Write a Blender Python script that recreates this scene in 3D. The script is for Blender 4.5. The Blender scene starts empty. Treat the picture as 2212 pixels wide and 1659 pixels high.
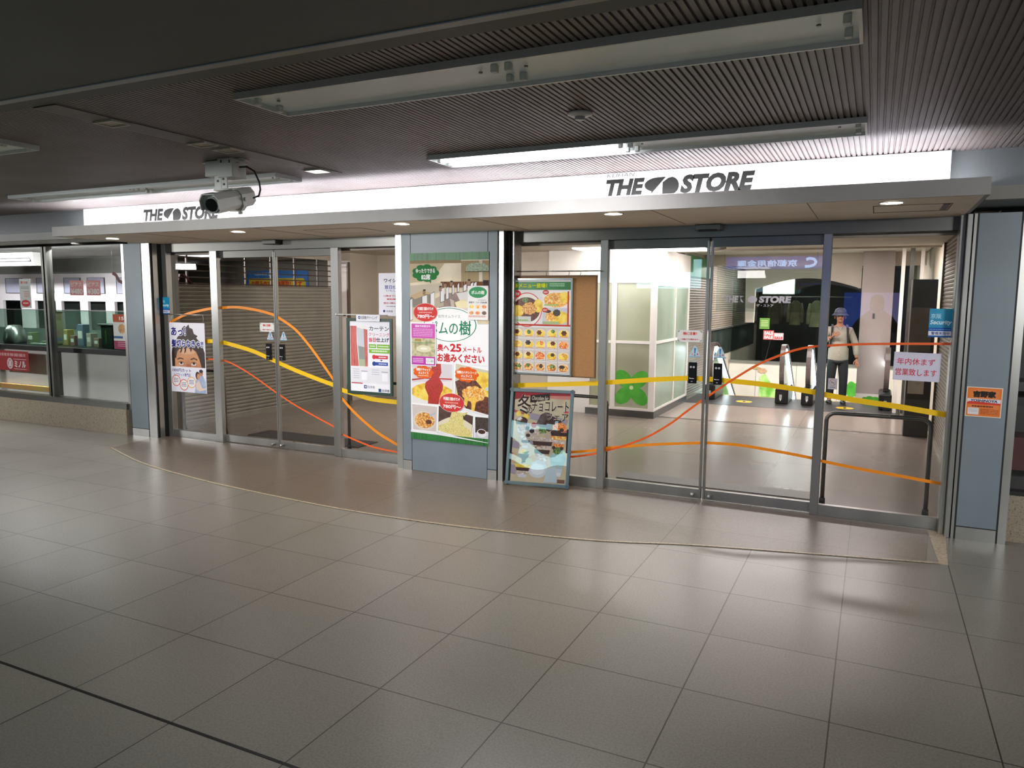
import bpy, bmesh, math, random
from math import sin, cos, pi, radians
from mathutils import Vector, Matrix
random.seed(7)
scene = bpy.context.scene
COL = scene.collection

# ------------------------------------------------------------------ camera
cam_d = bpy.data.cameras.new('camera'); cam = bpy.data.objects.new('camera', cam_d); COL.objects.link(cam)
cam_d.sensor_width = 36.0; cam_d.lens = 26.284; cam_d.clip_start = 0.02; cam_d.clip_end = 100
_r = Vector((0.900415, 0.434972, 0.007176)); _u = Vector((-0.056413, 0.100389, 0.993348)); _f = Vector((-0.431358, 0.894830, -0.114930))
_m = Matrix((( _r.x, _u.x, -_f.x, 1.87368), (_r.y, _u.y, -_f.y, -6.15704), (_r.z, _u.z, -_f.z, 1.71949), (0, 0, 0, 1)))
cam.matrix_world = _m
scene.camera = cam
# ------------------------------------------------------------------ world, view, big lights
W = bpy.data.worlds.new('world'); scene.world = W; W.use_nodes = True
W.node_tree.nodes['Background'].inputs[0].default_value = (0.55, 0.6, 0.65, 1)
W.node_tree.nodes['Background'].inputs[1].default_value = 0.02
vs = scene.view_settings
vs.view_transform = 'Standard'; vs.look = 'None'; vs.gamma = 1.0; vs.use_curve_mapping = False; vs.exposure = 0.35
cy = scene.cycles
cy.use_denoising = True; cy.max_bounces = 8; cy.diffuse_bounces = 4; cy.glossy_bounces = 4
cy.transparent_max_bounces = 24; cy.transmission_bounces = 6; cy.sample_clamp_indirect = 4.0
cy.caustics_reflective = False; cy.caustics_refractive = False

def area(name, loc, size, power, color=(1, 1, 1), rot=(0, 0, 0), sizey=None, spread=180):
    d = bpy.data.lights.new(name, 'AREA'); d.energy = power; d.color = color; d.shape = 'RECTANGLE'
    d.size = size; d.size_y = sizey or size; d.spread = radians(spread)
    o = bpy.data.objects.new(name, d); o.location = loc; o.rotation_euler = rot; COL.objects.link(o)
    return o
WARM = (1.0, 0.90, 0.82); COOL = (0.93, 0.97, 1.0); NEUT = (1, 0.93, 0.91)
# fill lamps added out of view for the hall behind the doors
area('hall_light', (-1.4, 2.2, 2.37), 1.6, 45, NEUT, rot=(radians(40), 0, 0), sizey=0.4)
area('hall_light', (0.9, 5.45, 2.505), 2.6, 120, NEUT, rot=(0, 0, 0), sizey=0.4)
area('hall_light', (0.8, 1.6, 2.40), 1.6, 5, WARM, sizey=0.4)
area('hall_light', (-4.2, 2.2, 2.40), 1.8, 75, NEUT, rot=(radians(35), 0, 0), sizey=0.4)
area('pit_light', (0.6, 9.3, 2.46), 2.2, 190, NEUT, sizey=0.8)
area('clothes_shop_light', (0.6, 13.0, 2.46), 1.6, 25, NEUT, sizey=0.6)
area('side_shop_light', (-7.6, 3.9, 2.36), 1.0, 14, NEUT, sizey=0.6)
# shop on the left
area('shop_light', (-8.2, 0.2, 2.352), 2.4, 200, COOL, rot=(radians(28), 0, 0), sizey=0.2)
area('shop_light', (-11.2, 0.2, 2.352), 2.4, 270, COOL, rot=(radians(28), 0, 0), sizey=0.2)
# unseen fill lamps added below the beam to brighten the shop fronts, and ceiling fittings behind the photographer
for x, w, p in ((-5.04, .9, 43), (4.9, 1.2, 29), (-12.6, 1.2, 42)):
    area('front_fill', (x, -5.5, 2.36), w, p, (0.98, 0.99, 1.0), rot=(radians(76), 0, radians(10 if x > 0 else (-18 if x > -6 else -32))), sizey=0.12, spread=80)
area('corridor_light', (-4.5, -7.0, 2.58), 2.4, 62, (0.9, 1.0, 0.96), sizey=0.25)
area('corridor_light', (3.2, -7.3, 2.58), 2.4, 62, (0.9, 1.0, 0.96), sizey=0.25)

# ------------------------------------------------------------------ materials
def lin(h):
    if isinstance(h, tuple): return (*h[:3], 1.0)
    h = h.lstrip('#'); v = [int(h[i:i+2], 16) / 255 for i in (0, 2, 4)]
    return tuple((c / 12.92 if c <= .04045 else ((c + .055) / 1.055) ** 2.4) for c in v) + (1.0,)
MATS = {}
def mat(name, color='#808080', rough=0.5, metal=0.0, spec=0.5, emit=None, es=0.0, coat=0.0):
    if name in MATS: return MATS[name]
    m = bpy.data.materials.new(name); m.use_nodes = True; b = m.node_tree.nodes['Principled BSDF']
    b.inputs['Base Color'].default_value = lin(color); b.inputs['Roughness'].default_value = rough
    b.inputs['Metallic'].default_value = metal; b.inputs['Specular IOR Level'].default_value = spec
    b.inputs['Coat Weight'].default_value = coat
    if emit: b.inputs['Emission Color'].default_value = lin(emit); b.inputs['Emission Strength'].default_value = es
    MATS[name] = m; return m
def noisy(name, cols, scale=20, rough=0.4, metal=0.0, stretch=(1, 1, 1), pos=None, detail=4, bump=0.0, spec=0.5, rvar=0.0):
    """noise-mixed colours, in object space"""
    if name in MATS: return MATS[name]
    m = mat(name, cols[0], rough, metal, spec); nt = m.node_tree; N = nt.nodes; L = nt.links; b = N['Principled BSDF']
    tc = N.new('ShaderNodeTexCoord'); mp = N.new('ShaderNodeMapping'); mp.inputs['Scale'].default_value = stretch
    no = N.new('ShaderNodeTexNoise'); no.inputs['Scale'].default_value = scale; no.inputs['Detail'].default_value = detail
    cr = N.new('ShaderNodeValToRGB'); e = cr.color_ramp.elements
    n = len(cols); pos = pos or [0.35 + 0.3 * i / max(1, n - 1) for i in range(n)]
    while len(e) < n: e.new(0.5)
    for i in range(n): e[i].position = pos[i]; e[i].color = lin(cols[i])
    L.new(tc.outputs['Object'], mp.inputs['Vector']); L.new(mp.outputs[0], no.inputs['Vector'])
    L.new(no.outputs['Fac'], cr.inputs[0]); L.new(cr.outputs[0], b.inputs['Base Color'])
    if bump:
        bp = N.new('ShaderNodeBump'); bp.inputs['Strength'].default_value = bump; bp.inputs['Distance'].default_value = 0.002
        L.new(no.outputs['Fac'], bp.inputs['Height']); L.new(bp.outputs[0], b.inputs['Normal'])
    if rvar:
        mr = N.new('ShaderNodeMapRange'); mr.inputs['To Min'].default_value = rough - rvar; mr.inputs['To Max'].default_value = rough + rvar
        L.new(no.outputs['Fac'], mr.inputs['Value']); L.new(mr.outputs[0], b.inputs['Roughness'])
    return m
def emis(name, color, s):
    if name in MATS: return MATS[name]
    m = bpy.data.materials.new(name); m.use_nodes = True; nt = m.node_tree; nt.nodes.clear()
    e = nt.nodes.new('ShaderNodeEmission'); o = nt.nodes.new('ShaderNodeOutputMaterial')
    e.inputs[0].default_value = lin(color); e.inputs[1].default_value = s; nt.links.new(e.outputs[0], o.inputs[0])
    MATS[name] = m; return m
def glass(name, tint='#e6f0ec', refl=1.0, rough=0.0):
    if name in MATS: return MATS[name]
    m = bpy.data.materials.new(name); m.use_nodes = True; nt = m.node_tree; nt.nodes.clear(); N = nt.nodes; L = nt.links
    t = N.new('ShaderNodeBsdfTransparent'); t.inputs[0].default_value = lin(tint)
    g = N.new('ShaderNodeBsdfGlossy'); g.inputs['Roughness'].default_value = rough
    f = N.new('ShaderNodeFresnel'); gm = N.new('ShaderNodeNewGeometry'); mi = N.new('ShaderNodeMapRange')
    mi.inputs['To Min'].default_value = 1.5; mi.inputs['To Max'].default_value = 1 / 1.5      # same reflectance on both faces of the pane
    L.new(gm.outputs['Backfacing'], mi.inputs['Value']); L.new(mi.outputs[0], f.inputs[0])
    mu = N.new('ShaderNodeMath'); mu.operation = 'MULTIPLY'; mu.inputs[1].default_value = refl
    mx = N.new('ShaderNodeMixShader'); o = N.new('ShaderNodeOutputMaterial')
    L.new(f.outputs[0], mu.inputs[0]); L.new(mu.outputs[0], mx.inputs[0]); L.new(t.outputs[0], mx.inputs[1]); L.new(g.outputs[0], mx.inputs[2])
    L.new(mx.outputs[0], o.inputs[0]); MATS[name] = m; return m
def tiles(name, base, dark, joint, px, py, ox, oy, jw=0.004, rough=0.28, speck=None, big=None, spec=0.5):
    """terrazzo slabs with thin joints on a world grid (objects sit at the world origin)"""
    if name in MATS: return MATS[name]
    m = mat(name, base, rough, 0, spec); nt = m.node_tree; N = nt.nodes; L = nt.links; b = N['Principled BSDF']
    tc = N.new('ShaderNodeTexCoord'); sx = N.new('ShaderNodeSeparateXYZ'); L.new(tc.outputs['Object'], sx.inputs[0])
    def M(op, a, b_=None, c=None):
        n = N.new('ShaderNodeMath'); n.operation = op
        for i, v in enumerate((a, b_, c)):
            if v is None: continue
            if isinstance(v, (int, float)): n.inputs[i].default_value = v
            else: L.new(v, n.inputs[i])
        return n.outputs[0]
    def line(axis, p, o, w):
        a = M('ADD', axis, -o); a = M('PINGPONG', a, p / 2)      # 0 on the joint
        return M('LESS_THAN', a, w / 2)
    j = M('MAXIMUM', line(sx.outputs[0], px, ox, jw), line(sx.outputs[1], py, oy, jw))
    v = N.new('ShaderNodeTexVoronoi'); v.inputs['Scale'].default_value = 260; L.new(tc.outputs['Object'], v.inputs['Vector'])
    n1 = N.new('ShaderNodeTexNoise'); n1.inputs['Scale'].default_value = 110; n1.inputs['Detail'].default_value = 3; L.new(tc.outputs['Object'], n1.inputs['Vector'])
    n2 = N.new('ShaderNodeTexNoise'); n2.inputs['Scale'].default_value = 1.6; n2.inputs['Detail'].default_value = 3; L.new(tc.outputs['Object'], n2.inputs['Vector'])
    cr = N.new('ShaderNodeValToRGB'); e = cr.color_ramp.elements; e[0].position = 0.36; e[0].color = lin(dark); e[1].position = 0.6; e[1].color = lin(base)
    L.new(n1.outputs['Fac'], cr.inputs[0])
    sp = M('MULTIPLY', M('LESS_THAN', v.outputs['Distance'], 0.24), 0.25)
    mx = N.new('ShaderNodeMixRGB'); mx.inputs[2].default_value = lin(speck or dark); L.new(sp, mx.inputs[0]); L.new(cr.outputs[0], mx.inputs[1])
    # slab to slab tone
    fl = N.new('ShaderNodeTexWhiteNoise'); cb = N.new('ShaderNodeCombineXYZ')
    L.new(M('FLOOR', M('DIVIDE', M('ADD', sx.outputs[0], -ox), px)), cb.inputs[0]); L.new(M('FLOOR', M('DIVIDE', M('ADD', sx.outputs[1], -oy), py)), cb.inputs[1])
    L.new(cb.outputs[0], fl.inputs['Vector'])
    tone = M('ADD', M('MULTIPLY', fl.outputs['Value'], 0.10), M('MULTIPLY', n2.outputs['Fac'], 0.10)); tone = M('ADD', tone, 0.87)
    hs = N.new('ShaderNodeHueSaturation'); L.new(tone, hs.inputs['Value']); L.new(mx.outputs[0], hs.inputs['Color'])
    m2 = N.new('ShaderNodeMixRGB'); m2.inputs[2].default_value = lin(joint); L.new(j, m2.inputs[0]); L.new(hs.outputs[0], m2.inputs[1])
    L.new(m2.outputs[0], b.inputs['Base Color'])
    rr = M('ADD', M('MULTIPLY', n2.outputs['Fac'], 0.10), rough - 0.05); L.new(rr, b.inputs['Roughness'])
    return m

STEEL = noisy('stainless_steel', ['#9d9c98', '#b0afab'], 3, 0.29, 0.82, (1, 1, 0.05), rvar=0.05)
STEELD = noisy('stainless_dull', ['#646460', '#71706b'], 4, 0.34, 0.85, (0.1, 1, 1), rvar=0.06)
BLACK = mat('black_rubber', '#0c0c0d', 0.6)
PANEL = noisy('grey_blue_panel', ['#727d84', '#7b868d'], 2, 0.42, 0.0)
FASC = noisy('dark_fascia_paint', ['#656b6e', '#6e7477'], 2, 0.5)
WHITE = noisy('white_paint', ['#d9d6cf', '#e2dfd8'], 3, 0.5)
CREAM = noisy('beige_wall_paint', ['#b3aa99', '#beb5a5'], 2, 0.6)
CANO = noisy('canopy_paint', ['#8f8d88', '#979590'], 3, 0.45)
SOFF = noisy('soffit_board', ['#f7ead9', '#fbf0e1'], 3, 0.55)
PLAST = mat('white_plastic', '#d8d8d2', 0.4)
GLASS = glass('clear_glass', '#f9f8f8')
GLASSG = glass('green_tinted_glass', '#d2e2da', 1.0)
TUBE = emis('lamp_tube_glow', '#f4f6ff', 14)

# ------------------------------------------------------------------ mesh builder
class MB:
    def __init__(s): s.v = []; s.f = []; s.m = []; s.mi = 0; s.mats = []; s.T = Matrix.Identity(4); s.sm = []; s.smooth = False
    def use(s, m):
        if m not in s.mats: s.mats.append(m)
        s.mi = s.mats.index(m); return s
    def add(s, vs, fs):
        o = len(s.v); s.v += [tuple(s.T @ Vector(p)) for p in vs]; s.f += [tuple(o + i for i in f) for f in fs]
        s.m += [s.mi] * len(fs); s.sm += [s.smooth] * len(fs); return s
    def box(s, x0, x1, y0, y1, z0, z1, b=0.0):
        if b and min(abs(x1-x0), abs(y1-y0), abs(z1-z0)) > 2.2 * b:
            # chamfered box
            vs = []; 
            X = (x0, x1); Y = (y0, y1); Z = (z0, z1); S = (1, -1)
            idx = {}
            for i in (0, 1):
                for j in (0, 1):
                    for k in (0, 1):
                        p = (X[i], Y[j], Z[k]); d = (S[i]*b, S[j]*b, S[k]*b)
                        for a in range(3):
                            q = [p[0]+d[0], p[1]+d[1], p[2]+d[2]]; q[a] = p[a]
                            idx[(i, j, k, a)] = len(vs); vs.append(tuple(q))
            fs = []
            for a in range(3):
                o1, o2 = [c for c in range(3) if c != a]
                for e in (0, 1):
                    quad = []
                    for (p, q) in ((0, 0), (1, 0), (1, 1), (0, 1)):
                        t = [0, 0, 0]; t[a] = e; t[o1] = p; t[o2] = q; quad.append(idx[(*t, a)])
                    fs.append(quad)
            for a in range(3):       # edges along axis a
                o1, o2 = [c for c in range(3) if c != a]
                for p in (0, 1):
                    for q in (0, 1):
                        t0 = [0, 0, 0]; t0[o1] = p; t0[o2] = q; t1 = list(t0); t1[a] = 1
                        fs.append([idx[(*t0, o1)], idx[(*t1, o1)], idx[(*t1, o2)], idx[(*t0, o2)]])
            for i in (0, 1):
                for j in (0, 1):
                    for k in (0, 1): fs.append([idx[(i, j, k, a)] for a in range(3)])
            return s.add(vs, fs)
        vs = [(x, y, z) for x in (x0, x1) for y in (y0, y1) for z in (z0, z1)]
        return s.add(vs, [(0, 1, 3, 2), (4, 6, 7, 5), (0, 4, 5, 1), (2, 3, 7, 6), (0, 2, 6, 4), (1, 5, 7, 3)])
    def cyl(s, p0, p1, r0, r1=None, n=20, cap=True):
        r1 = r0 if r1 is None else r1; p0 = Vector(p0); p1 = Vector(p1); d = (p1 - p0).normalized()
        a = d.orthogonal().normalized(); b = d.cross(a); vs = []
        for p, r in ((p0, r0), (p1, r1)):
            for i in range(n): t = 2 * pi * i / n; vs.append(tuple(p + a * (r * cos(t)) + b * (r * sin(t))))
        sm = s.smooth; s.smooth = True
        s.add(vs, [(i, (i + 1) % n, n + (i + 1) % n, n + i) for i in range(n)]); s.smooth = False
        if cap: s.add(vs, [tuple(range(n - 1, -1, -1)), tuple(range(n, 2 * n))])
        s.smooth = sm; return s
    def tube(s, pts, r, n=10, cap=True):
        pts = [Vector(p) for p in pts]; vs = []; fs = []; a = None; m = len(pts)
        for i, p in enumerate(pts):
            d = (pts[min(i + 1, m - 1)] - pts[max(i - 1, 0)]).normalized()
            a = d.orthogonal().normalized() if a is None else (a - d * a.dot(d)).normalized()
            b = d.cross(a)
            for k in range(n): t = 2 * pi * k / n; vs.append(tuple(p + a * (r * cos(t)) + b * (r * sin(t))))
        for i in range(m - 1):
            for k in range(n): fs.append((i * n + k, i * n + (k + 1) % n, (i + 1) * n + (k + 1) % n, (i + 1) * n + k))
        if cap: fs += [tuple(range(n - 1, -1, -1)), tuple((m - 1) * n + k for k in range(n))]
        sm = s.smooth; s.smooth = True; s.add(vs, fs); s.smooth = sm; return s
    def sweep(s, pts, w, h, up=(1, 0, 0)):
        """rectangular bar (w along up, h across) along points"""
        pts = [Vector(p) for p in pts]; up = Vector(up); vs = []; fs = []; m = len(pts)
        for i, p in enumerate(pts):
            d = (pts[min(i + 1, m - 1)] - pts[max(i - 1, 0)]).normalized(); n = d.cross(up).normalized()
            for a, b in ((-1, -1), (1, -1), (1, 1), (-1, 1)): vs.append(tuple(p + up * (a * w / 2) + n * (b * h / 2)))
        for i in range(m - 1):
            for k in range(4): fs.append((i * 4 + k, i * 4 + (k + 1) % 4, (i + 1) * 4 + (k + 1) % 4, (i + 1) * 4 + k))
        fs += [(3, 2, 1, 0), tuple((m - 1) * 4 + k for k in range(4))]
        return s.add(vs, fs)
    def prism(s, poly, axis, a0, a1):
        """poly of 2D points extruded along axis ('x': (y,z), 'y': (x,z), 'z': (x,y))"""
        def P(p, t): return (t, p[0], p[1]) if axis == 'x' else ((p[0], t, p[1]) if axis == 'y' else (p[0], p[1], t))
        n = len(poly); vs = [P(p, a0) for p in poly] + [P(p, a1) for p in poly]
        return s.add(vs, [tuple(range(n - 1, -1, -1)), tuple(range(n, 2 * n))] + [(i, (i + 1) % n, n + (i + 1) % n, n + i) for i in range(n)])
    def ring(s, a0, a1, b0, b1, w, t0, t1, axis='y', w2=None):
        """one connected rectangular frame; outer box a0..a1 x b0..b1, bar width w, from depth t0 to t1 along axis"""
        w2 = w2 or w; o = [(a0, b0), (a1, b0), (a1, b1), (a0, b1)]; i = [(a0+w, b0+w2), (a1-w, b0+w2), (a1-w, b1-w2), (a0+w, b1-w2)]
        def P(p, t): return (t, p[0], p[1]) if axis == 'x' else ((p[0], t, p[1]) if axis == 'y' else (p[0], p[1], t))
        vs = [P(p, t) for t in (t0, t1) for L in (o, i) for p in L]; fs = []
        for k in range(4):
            n = (k+1) % 4
            fs += [(k, n, 4+n, 4+k), (8+k, 12+k, 12+n, 8+n), (k, 8+k, 8+n, n), (4+k, 4+n, 12+n, 12+k)]
        return s.add(vs, fs)
    def lathe(s, prof, c=(0, 0, 0), n=24):
        vs = []; fs = []
        for r, z in prof:
            for k in range(n): t = 2 * pi * k / n; vs.append((c[0] + r * cos(t), c[1] + r * sin(t), c[2] + z))
        for i in range(len(prof) - 1):
            for k in range(n): fs.append((i * n + k, i * n + (k + 1) % n, (i + 1) * n + (k + 1) % n, (i + 1) * n + k))
        sm = s.smooth; s.smooth = True; s.add(vs, fs); s.smooth = sm; return s
    def ball(s, c, rx, ry=None, rz=None, n=14):
        ry = ry or rx; rz = rz or rx; vs = []; fs = []
        for i in range(n + 1):
            ph = pi * i / n
            for k in range(n): t = 2 * pi * k / n; vs.append((c[0] + rx * sin(ph) * cos(t), c[1] + ry * sin(ph) * sin(t), c[2] + rz * cos(ph)))
        for i in range(n):
            for k in range(n): fs.append((i * n + k, (i + 1) * n + k, (i + 1) * n + (k + 1) % n, i * n + (k + 1) % n))
        sm = s.smooth; s.smooth = True; s.add(vs, fs); s.smooth = sm; return s
    def build(s, name, m=None, parent=None, **props):
        me = bpy.data.meshes.new(name); me.from_pydata(s.v, [], s.f)
        ms = s.mats or [m]
        for x in ms: me.materials.append(x)
        if s.mats: me.polygons.foreach_set('material_index', s.m)
        me.polygons.foreach_set('use_smooth', s.sm)
        bm = bmesh.new(); bm.from_mesh(me); bmesh.ops.remove_doubles(bm, verts=bm.verts, dist=1e-6)
        if not props.pop('flat', False): bmesh.ops.recalc_face_normals(bm, faces=bm.faces)
        bm.to_mesh(me); bm.free(); me.update()
        o = bpy.data.objects.new(name, me); COL.objects.link(o)
        if parent: o.parent = parent
        for k, v in props.items(): o[k] = v
        return o
def thing(name, label, cat, loc=(0, 0, 0), rot=(0, 0, 0), group=None, kind=None):
    o = bpy.data.objects.new(name, None); COL.objects.link(o); o.location = loc; o.rotation_euler = rot
    o['label'] = label; o['category'] = cat
    if group: o['group'] = group
    if kind: o['kind'] = kind
    return o
def tag(o, label, cat, group=None, kind=None):
    o['label'] = label; o['category'] = cat
    if group: o['group'] = group
    if kind: o['kind'] = kind
    return o
def box(name, m, x0, x1, y0, y1, z0, z1, parent=None, b=0.0, **k): return MB().box(x0, x1, y0, y1, z0, z1, b).build(name, m, parent, **k)
def struct(name, m, *a, b=0.0, label=None):
    o = box(name, m, *a, b=b); o['kind'] = 'structure'
    if label: o['label'] = label
    return o
def smooth_curve(pts, n=8):
    """Catmull-Rom through 2D points"""
    out = []; P = [pts[0]] + list(pts) + [pts[-1]]
    for i in range(1, len(P) - 2):
        p0, p1, p2, p3 = P[i-1], P[i], P[i+1], P[i+2]
        for k in range(n):
            t = k / n
            out.append(tuple(0.5 * (2*p1[a] + (p2[a]-p0[a])*t + (2*p0[a]-5*p1[a]+4*p2[a]-p3[a])*t*t + (3*p1[a]-p0[a]-3*p2[a]+p3[a])*t**3) for a in range(2)))
    out.append(tuple(pts[-1])); return out

# ------------------------------------------------------------------ flat printing: text, shapes
_tc = {}
def text_geo(s, bold=0.0, shear=0.0):
    k = (s, bold, shear)
    if k in _tc: return _tc[k]
    c = bpy.data.curves.new('t', 'FONT'); c.body = s; c.resolution_u = 3; c.offset = bold; c.shear = shear; c.fill_mode = 'FRONT'
    o = bpy.data.objects.new('t', c); COL.objects.link(o); bpy.context.view_layer.update()
    me = o.to_mesh(); vs = [(v.co.x, v.co.y) for v in me.vertices]; fs = [tuple(p.vertices) for p in me.polygons]
    o.to_mesh_clear(); bpy.data.objects.remove(o); bpy.data.curves.remove(c)
    if not vs: vs = [(0, 0), (1, 0), (1, 1)]; fs = []
    x0 = min(v[0] for v in vs); x1 = max(v[0] for v in vs); y0 = min(v[1] for v in vs); y1 = max(v[1] for v in vs)
    _tc[k] = ([((v[0]-x0)/max(1e-6, x1-x0), (v[1]-y0)/max(1e-6, y1-y0)) for v in vs], fs); return _tc[k]
class Print:
    """inks laid on a sheet; u right, v up in metres from the sheet's lower left corner; the sheet faces -Y"""
    def __init__(s, w, h): s.w = w; s.h = h; s.mb = MB(); s.n = 0; s.q = 1.0; s.r = 1.0
    def ink(s, c):
        if isinstance(c, str): c = mat('ink_' + c.lstrip('#'), c, 0.6, 0, 0.25)
        s.mb.use(c); s.n += 1; return -0.0004 - 0.00002 * s.n
    def norm(s, w, h): s.q = w; s.r = h; return s            # use other units: w x h covers the sheet, v counted from the TOP
    def P(s, u, v):
        if s.q == 1.0 and s.r == 1.0: return (u, v)
        return (u / s.q * s.w, s.h - v / s.r * s.h)
    def poly(s, pts, c):
        y = s.ink(c); p = [s.P(*a) for a in pts]; s.mb.add([(a[0], y, a[1]) for a in p], [tuple(range(len(p)))]); return s
    def rect(s, x0, y0, x1, y1, c): return s.poly([(x0, y0), (x1, y0), (x1, y1), (x0, y1)], c)
    def ell(s, cx, cy_, rx, ry, c, n=28, a0=0, a1=360): return s.poly([(cx + rx * cos(radians(a0 + (a1-a0) * i / n)), cy_ + ry * sin(radians(a0 + (a1-a0) * i / n))) for i in range(n + (0 if a1-a0 == 360 else 1))], c)
    def ring(s, cx, cy_, rx, ry, t, c, n=36):
        y = s.ink(c); vs = []; k = 1 - t
        for f in (1, k):
            for i in range(n): a = 2*pi*i/n; p = s.P(cx + rx*f*cos(a), cy_ + ry*f*sin(a)); vs.append((p[0], y, p[1]))
        s.mb.add(vs, [(i, (i+1) % n, n + (i+1) % n, n + i) for i in range(n)]); return s
    def cloud(s, cx, cy_, rx, ry, c, k=9):
        s.ell(cx, cy_, rx * .85, ry * .85, c)
        pts = []
        for i in range(k):
            a = 2*pi*i/k
            s.ell(cx + rx*.72*cos(a), cy_ + ry*.70*sin(a), rx*.33, ry*.38, c, 14)
        return s
    def line(s, pts, w, c):
        y = s.ink(c); P = [Vector(s.P(*a)) for a in pts]; vs = []; fs = []
        for i, p in enumerate(P):
            d = (P[min(i+1, len(P)-1)] - P[max(i-1, 0)]).normalized(); n = Vector((-d.y, d.x)) * w / 2
            for q in (p - n, p + n): vs.append((q.x, y, q.y))
        for i in range(len(P)-1): fs.append((2*i, 2*i+2, 2*i+3, 2*i+1))
        s.mb.add(vs, fs); return s
    def text(s, t, x0, y0, x1, y1, c, bold=0.0, shear=0.0, mirror=False):
        """glyphs stretched to the box; bold weight comes from stacked, slightly shifted layers"""
        if t.isascii() and bold > 0: vs, fs = text_geo(t, bold, shear); bold = 0.0      # latin letters fatten cleanly on their outlines
        else: vs, fs = text_geo(t, 0.0, shear)
        a = s.P(x0, y0); b = s.P(x1, y1)
        lo = (min(a[0], b[0]), min(a[1], b[1])); hi = (max(a[0], b[0]), max(a[1], b[1])); e = max(0.0, bold) * (hi[1] - lo[1]) * 1.15
        lo = (lo[0] + e, lo[1] + e); hi = (hi[0] - e, hi[1] - e)
        if mirror: vs = [(1 - v[0], v[1]) for v in vs]
        sh = [(0, 0)] + ([(e*cos(pi*k/4), e*sin(pi*k/4)) for k in range(8)] if e > 0 else [])
        if bold > .05: sh += [(e*.5*cos(pi*k/3), e*.5*sin(pi*k/3)) for k in range(6)]
        for dx, dz in sh:
            y = s.ink(c); s.mb.add([(lo[0] + dx + v[0]*(hi[0]-lo[0]), y, lo[1] + dz + v[1]*(hi[1]-lo[1])) for v in vs], fs)
        return s
    def bars(s, x0, y0, x1, y1, n, c, fill=0.5):
        """lines of unreadable small print"""
        s.n += 1
        for i in range(n):
            h = (y1 - y0) / n; a = y0 + i * h; x = x0
            while x < x1 - 1e-6:
                w = random.uniform(.05, .16) * (x1 - x0); s.n -= 1
                s.rect(x, a, min(x + w, x1), a + h * fill, c); x += w + .02 * (x1 - x0)
        return s
    def build(s, name, parent): return s.mb.build(name, None, parent, flat=True)
def sheet(name, label, cat, x, y, z, w, h, color='#e9e9ea', th=0.002, rot=0.0, group=None, m=None, tilt=(0, 0, 0)):
    """a sheet whose front lies at depth y, lower left corner at x, z"""
    t = thing(name, label, cat, (x, y, z), (tilt[0], tilt[1] + rot, tilt[2]), group)
    box('backing_sheet', m or mat('paper_' + color.lstrip('#'), color, 0.45), 0, w, 0, th, 0, h, t)
    return t, Print(w, h)
# ================================================================== SETTING
FT = tiles('terrazzo_corridor', '#8b867b', '#7a756a', '#38332e', 0.6, 0.6, 0.0, 0.01, 0.006, 0.30, '#605c55')
FI = tiles('terrazzo_hall', '#857a6f', '#776d64', '#645b53', 2.0, 2.0, 1.03, 0.1, 0.006, 0.26, '#857b70')
FB = tiles('brown_granite_entrance', '#7d7063', '#6b5f53', '#4b4138', 1.2, 1.2, 0.6, -0.62, 0.006, 0.34, '#6a5b4d')
GRAN = noisy('granite_plinth', ['#7c705c', '#a39782', '#8d806b'], 60, 0.4)
m = MB(); m.box(-14, 6, -8.2, 0.12, -0.1, 0.0); o = m.build('floor', FT); o['kind'] = 'structure'
m = MB().box(-6.2, 2.6, 0.12, 6.2, -0.1, 0.0).box(-6.2, -0.9, 6.2, 7.6, -0.1, 0.0).box(2.3, 2.6, 6.2, 7.6, -0.1, 0); o = m.build('floor', FI); o['kind'] = 'structure'
struct('floor', FI, -14, -6.2, 0.12, 5.3, -0.1, 0.0)
struct('floor', FT, 2.6, 6, 0.12, 1.6, -0.1, 0.0)
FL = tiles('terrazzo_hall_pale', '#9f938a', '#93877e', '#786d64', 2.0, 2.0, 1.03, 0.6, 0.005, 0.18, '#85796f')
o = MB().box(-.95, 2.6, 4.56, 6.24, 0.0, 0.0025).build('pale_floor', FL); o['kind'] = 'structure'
# brown paving in front of both entrances, curved front edge with a thin brass-coloured strip
cv = smooth_curve([(-5.79, -.65), (-4.86, -1.0), (-3.98, -1.2), (-3.27, -1.31), (-2.1, -1.42), (-1.22, -1.42), (-.46, -1.345), (.22, -1.225), (.82, -1.02), (1.715, -.80), (2.35, -.65)], 5)
poly = [(2.32, .12), (2.32, 0.0)] + [(x, y) for x, y in reversed(cv) if x < 2.33] + [(-5.92, 0.0), (-5.92, .12)]
m = MB().prism(poly, 'z', 0.0, 0.004); o = m.build('entrance_paving', FB); tag(o, 'brown granite paving with a curved front edge before the two glass entrances', 'paving', kind='structure')
EDGE = noisy('pale_edge_stone', ['#a69276', '#bcae96', '#8f7c62'], 50, 0.4)
m = MB().sweep([(x, y, .004) for x, y in cv], 0.003, 0.022, up=(0, 0, 1)); o = m.build('paving_edge', EDGE); o['kind'] = 'structure'
m = MB().prism([(2.32, .12), (2.44, .12), (2.40, -.66), (2.35, -.66)], 'z', 0, .0035); o = m.build('paving_edge', EDGE); o['kind'] = 'structure'
o = MB().box(-14, 6, -4.197, -4.183, 0.0, 0.0012).build('trim_1', mat('black_joint', '#0d0b0a', .6)); o['kind'] = 'structure'
o = MB().box(-2, 2.6, 4.50, 4.56, 0.0, 0.002).build('trim_2', mat('threshold_strip', '#5b544c', .3, .6)); o['kind'] = 'structure'
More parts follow.
